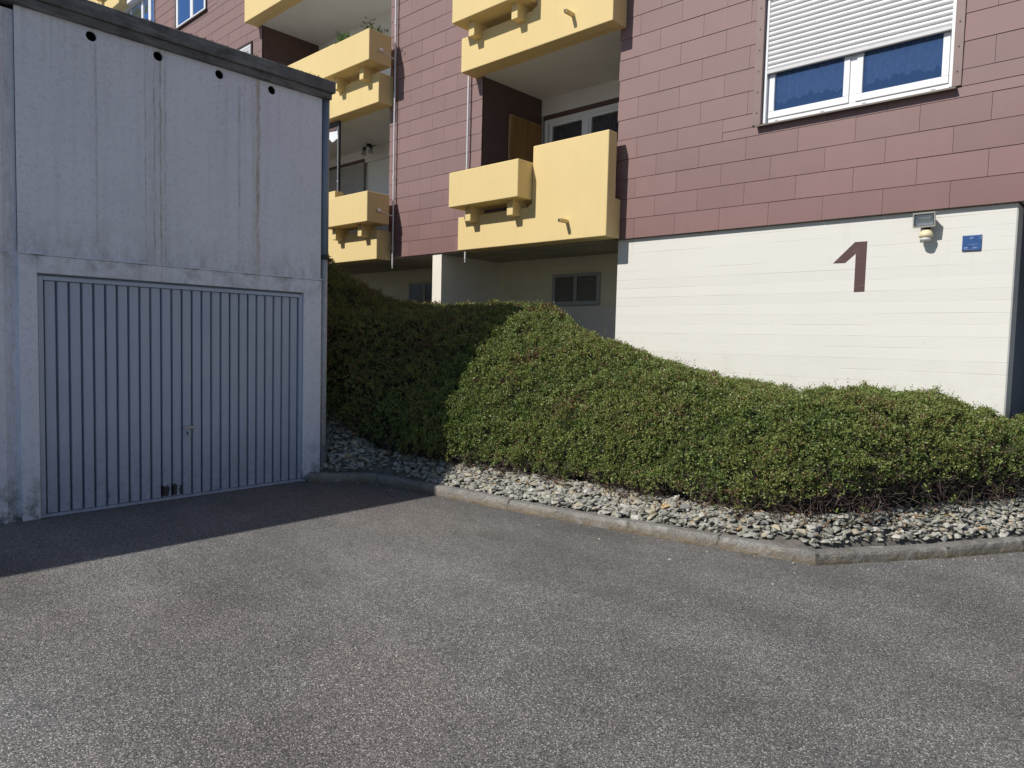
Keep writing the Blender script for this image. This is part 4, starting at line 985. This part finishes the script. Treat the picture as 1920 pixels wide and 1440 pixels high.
# ================================================================== HEDGE
def hedge():
    d = .05
    def fn(X, Y):
        z, s = hedge_z(X, Y, -.095); return z, (s > -.03) & ((Y < 7.98) | (X > -1.04))
    V, Q = grid_mesh(-10.9, -.1, 4.5, 8.9, d, fn)
    T = np.concatenate([Q[:, [0, 1, 2]], Q[:, [0, 2, 3]]]); A, B_, C_ = V[T[:, 0]], V[T[:, 1]], V[T[:, 2]]
    N = np.cross(B_-A, C_-A); ar = np.linalg.norm(N, axis=1)/2; N = N/(2*ar[:, None]+1e-12)
    def sample(n):
        cx = (A[:, 0]+B_[:, 0]+C_[:, 0])/3; cy = (A[:, 1]+B_[:, 1]+C_[:, 1])/3
        wt = ar*np.where(cx < -6.3, .55, 1.0)*np.where(cx < -8.8, .5, 1.0)
        i = rng.choice(len(T), n, p=wt/wt.sum()); r1 = np.sqrt(rng.random(n)); r2 = rng.random(n)
        P = A[i]*(1-r1)[:, None]+B_[i]*(r1*(1-r2))[:, None]+C_[i]*(r1*r2)[:, None]; return P, N[i]
    def field(P, s, o=0.): return np.array([mnoise.noise((p[0]*s+o, p[1]*s, p[2]*s)) for p in P])
    n = 98000; P, nn = sample(n)
    f1 = field(P, 1.6); f2 = field(P, 6.0, 3.); f3 = field(P, 15.0, 9.)
    hgt = P[:, 2]-zbase(P[:, 0])
    # bare foot of the hedge, higher towards the right-hand end
    bare = np.interp(P[:, 0], [-8, -6, -4.2, -3.2, -2.5, -2.1, -1.6, -.9], [.16, .09, .09, .10, .11, .18, .27, .24])
    keep = rng.random(n) < np.clip((hgt-bare*(1+.5*f2+.35*f3)+.05)/.14, .03, 1)
    keep &= (f3+.6*f2 > -.42) | (rng.random(n) < .40)
    P, nn, f1, f2, f3, hgt = P[keep], nn[keep], f1[keep], f2[keep], f3[keep], hgt[keep]; n = len(P)
    up = np.array([0, 0, 1.])
    P = P+nn*(.055*f1+.075*f2+.05*f3-.03-.06*rng.random(n)**2)[:, None]
    # hues: green, olive and some bronze shoots
    hue = rng.random(n)+.35*f1+.35*f2; top = nn[:, 2]
    g = np.array([.178, .238, .064]); ol = np.array([.222, .238, .072]); br = np.array([.205, .130, .070]); dk = np.array([.105, .155, .048])
    col = np.where((hue < .18)[:, None], dk, g); col = np.where((hue > .68)[:, None], ol, col)
    bronze = rng.random(n) < (.02+.11*np.clip(f1+.15+.35*top, 0, 1)+np.where(P[:, 0] < -6.6, .25, 0)*np.clip(top+.1, 0, 1)); col = np.where(bronze[:, None], br, col)
    dry = field(P, 2.3, 21.); bronze = rng.random(n) < .75*np.clip((dry-.38)/.2, 0, 1)*np.clip(.3+.9*top, 0, 1); col = np.where(bronze[:, None], br*.85, col)
    col = col*rng.uniform(.75, 1.25, (n, 1))
    ax = nn*.75+up*.30+rng.normal(size=(n, 3))*.50; ax /= np.linalg.norm(ax, axis=1)[:, None]
    long_ = rng.random(n) < .022; slen = np.where(long_, rng.uniform(.07, .15, n), rng.uniform(.02, .055, n))
    K = 7; bases = []; axes = []; sizes = []; cols = []
    for k in range(K):
        t = (k+rng.random(n)*.6)/K; r = rng.normal(size=(n, 3)); r -= (r*ax).sum(1)[:, None]*ax; r /= np.linalg.norm(r, axis=1)[:, None]
        a = ax*(.25+.7*t)[:, None]+r*.85; a /= np.linalg.norm(a, axis=1)[:, None]
        bases.append(P+ax*(slen*t)[:, None]+r*.004); axes.append(a); sizes.append(rng.uniform(.014, .026, n)*np.where(t > .8, .8, 1)); cols.append(col*rng.uniform(.8, 1.2, (n, 1)))
    bases, axes, sizes, cols = map(np.concatenate, (bases, axes, sizes, cols))
    V, F, C = leaf_cloud(bases, axes, sizes, .33, cols)
    # twigs: foot of the hedge and shoot stems
    m = 9000; Pt, nt = sample(60000); ht = Pt[:, 2]-zbase(Pt[:, 0])
    bare = np.interp(Pt[:, 0], [-8, -6, -4.2, -3.2, -2.5, -2.1, -1.6, -.9], [.26, .18, .20, .24, .28, .42, .55, .50])
    k_ = (ht < bare) | (rng.random(len(Pt)) < .03); Pt, nt, ht = Pt[k_][:m], nt[k_][:m], ht[k_][:m]; m = len(Pt)
    di = nt*.35+np.array([0, 0, .35])+rng.normal(size=(m, 3))*.7; di /= np.linalg.norm(di, axis=1)[:, None]
    ln = rng.uniform(.06, .20, m)[:, None]; a = Pt-nt*rng.uniform(.02, .16, m)[:, None]; 
    tc = np.array([.105, .072, .062])*rng.uniform(.5, 1.7, (m, 1)); tc = np.where(rng.random((m, 1)) < .12, np.array([.24, .20, .17]), tc)
    V2, F2, C2 = sticks(a-di*ln*.5, a+di*ln*.5, rng.uniform(.0016, .0034, m), tc)
    # two plants: the tall one against the garage and the long one in front of the white wall
    split_l = -7.75; cxs = bases[:, 0]-.35*(bases[:, 1]-5.0)
    for nm, lab, sel, sel2, loc in (
        ('front_hedge', 'long low green cotoneaster hedge sloping down along the white wall', cxs >= split_l+0, (Pt[:, 0]-.35*(Pt[:, 1]-5)) >= split_l, (-3.5, 5.5, .25)),
        ('bank_hedge', 'dark shaded hedge climbing the bank beside the garage corner', cxs < split_l, (Pt[:, 0]-.35*(Pt[:, 1]-5)) < split_l, (-8.2, 5.2, 1.3))):
        root = thing(nm, loc, lab, 'hedge'); L = np.array(loc)
        idx = np.where(sel)[0]; vi = (idx[:, None]*4+np.arange(4)).ravel(); i = np.arange(len(idx))[:, None]*4
        me = np_mesh('foliage', V[vi]-L, np.concatenate([i+np.array([[0, 1, 2]]), i+np.array([[0, 2, 3]])], 0), 3); point_colors(me, C[vi]); me.materials.append(MAT['leaf'])
        tag(link('foliage', me, loc, root), kind='stuff')
        idx = np.where(sel2)[0]; vi = (idx[:, None]*9+np.arange(9)).ravel(); i = np.arange(len(idx))[:, None]*9
        fs = np.concatenate([i+np.array([[s+t, s+(t+1) % 3, s+3+(t+1) % 3, s+3+t]]) for s in (0, 3) for t in range(3)], 0)
        me = np_mesh('twigs', V2[vi]-L, fs, 4); point_colors(me, C2[vi]); me.materials.append(MAT['twig'])
        tag(link('twigs', me, loc, root), kind='stuff')
hedge()

# dry leaves lying on the stones at the foot of the hedge
def litter():
    n = 420; t = rng.uniform(0, 1, n); xs = []; ys = []
    line = BASE_S[(BASE_S[:, 0] > -6.3) & (BASE_S[:, 0] < -.9)]
    seg = rng.integers(0, len(line)-1, n); q = line[seg]+(line[seg+1]-line[seg])*t[:, None]; q = q+rng.normal(size=(n, 2))*.055-np.array([-.02, .02])
    z, sk, sb = gravel_z(q[:, 0], q[:, 1]); ok = (sk > .16); q, z = q[ok], z[ok]; n = len(q)
    P = np.stack([q[:, 0], q[:, 1], z+.018+.02*rng.random(n)], 1); ax = rng.normal(size=(n, 3))*np.array([1, 1, .35]); ax /= np.linalg.norm(ax, axis=1)[:, None]
    pal = np.array([[.24, .13, .07], [.34, .22, .13], [.18, .10, .065], [.42, .31, .21]]); col = pal[rng.integers(0, 4, n)]*rng.uniform(.7, 1.2, (n, 1))
    V, F, C = leaf_cloud(P, ax, rng.uniform(.02, .05, n), .30, col, .5, .15)
    me = np_mesh('dry_leaves', V, F, 3); point_colors(me, C); me.materials.append(MAT['deadleaf'])
    tag(link('dry_leaves', me, (0, 0, 0)), 'dry brown leaves scattered at the foot of the hedge', 'leaves', None, 'stuff')
litter()

# a little loose grit along the kerb
def grit():
    n = 90; seg = rng.integers(0, len(KERB)-3, n); a = KERB_A[seg]; b = KERB_A[seg+1]; q = a+(b-a)*rng.random((n, 1))
    d = (b-a)/np.linalg.norm(b-a, axis=1)[:, None]; q = q-np.stack([-d[:, 1], d[:, 0]], 1)*(rng.exponential(.22, n)+.02)[:, None]
    q = q[(q[:, 0] > -6.8)]; n = len(q); m = MB()
    for x, y in q:
        r = random.uniform(.004, .011) if random.random() < .93 else random.uniform(.012, .02); z = r*.5; t = random.uniform(0, 6.28); c, s_ = math.cos(t)*r, math.sin(t)*r
        m.add([(x+c, y+s_, z*.2), (x-s_, y+c, z*.3), (x-c*.8, y-s_*.8, z*.2), (x+s_, y-c, z*.25), (x+c*.2, y, z*1.6)], [(0, 1, 4), (1, 2, 4), (2, 3, 4), (3, 0, 4), (3, 2, 1, 0)])
    tag(m.build('loose_grit', STONES[0]), 'pale grit lying on the asphalt along the kerb', 'grit', None, 'stuff')
grit()
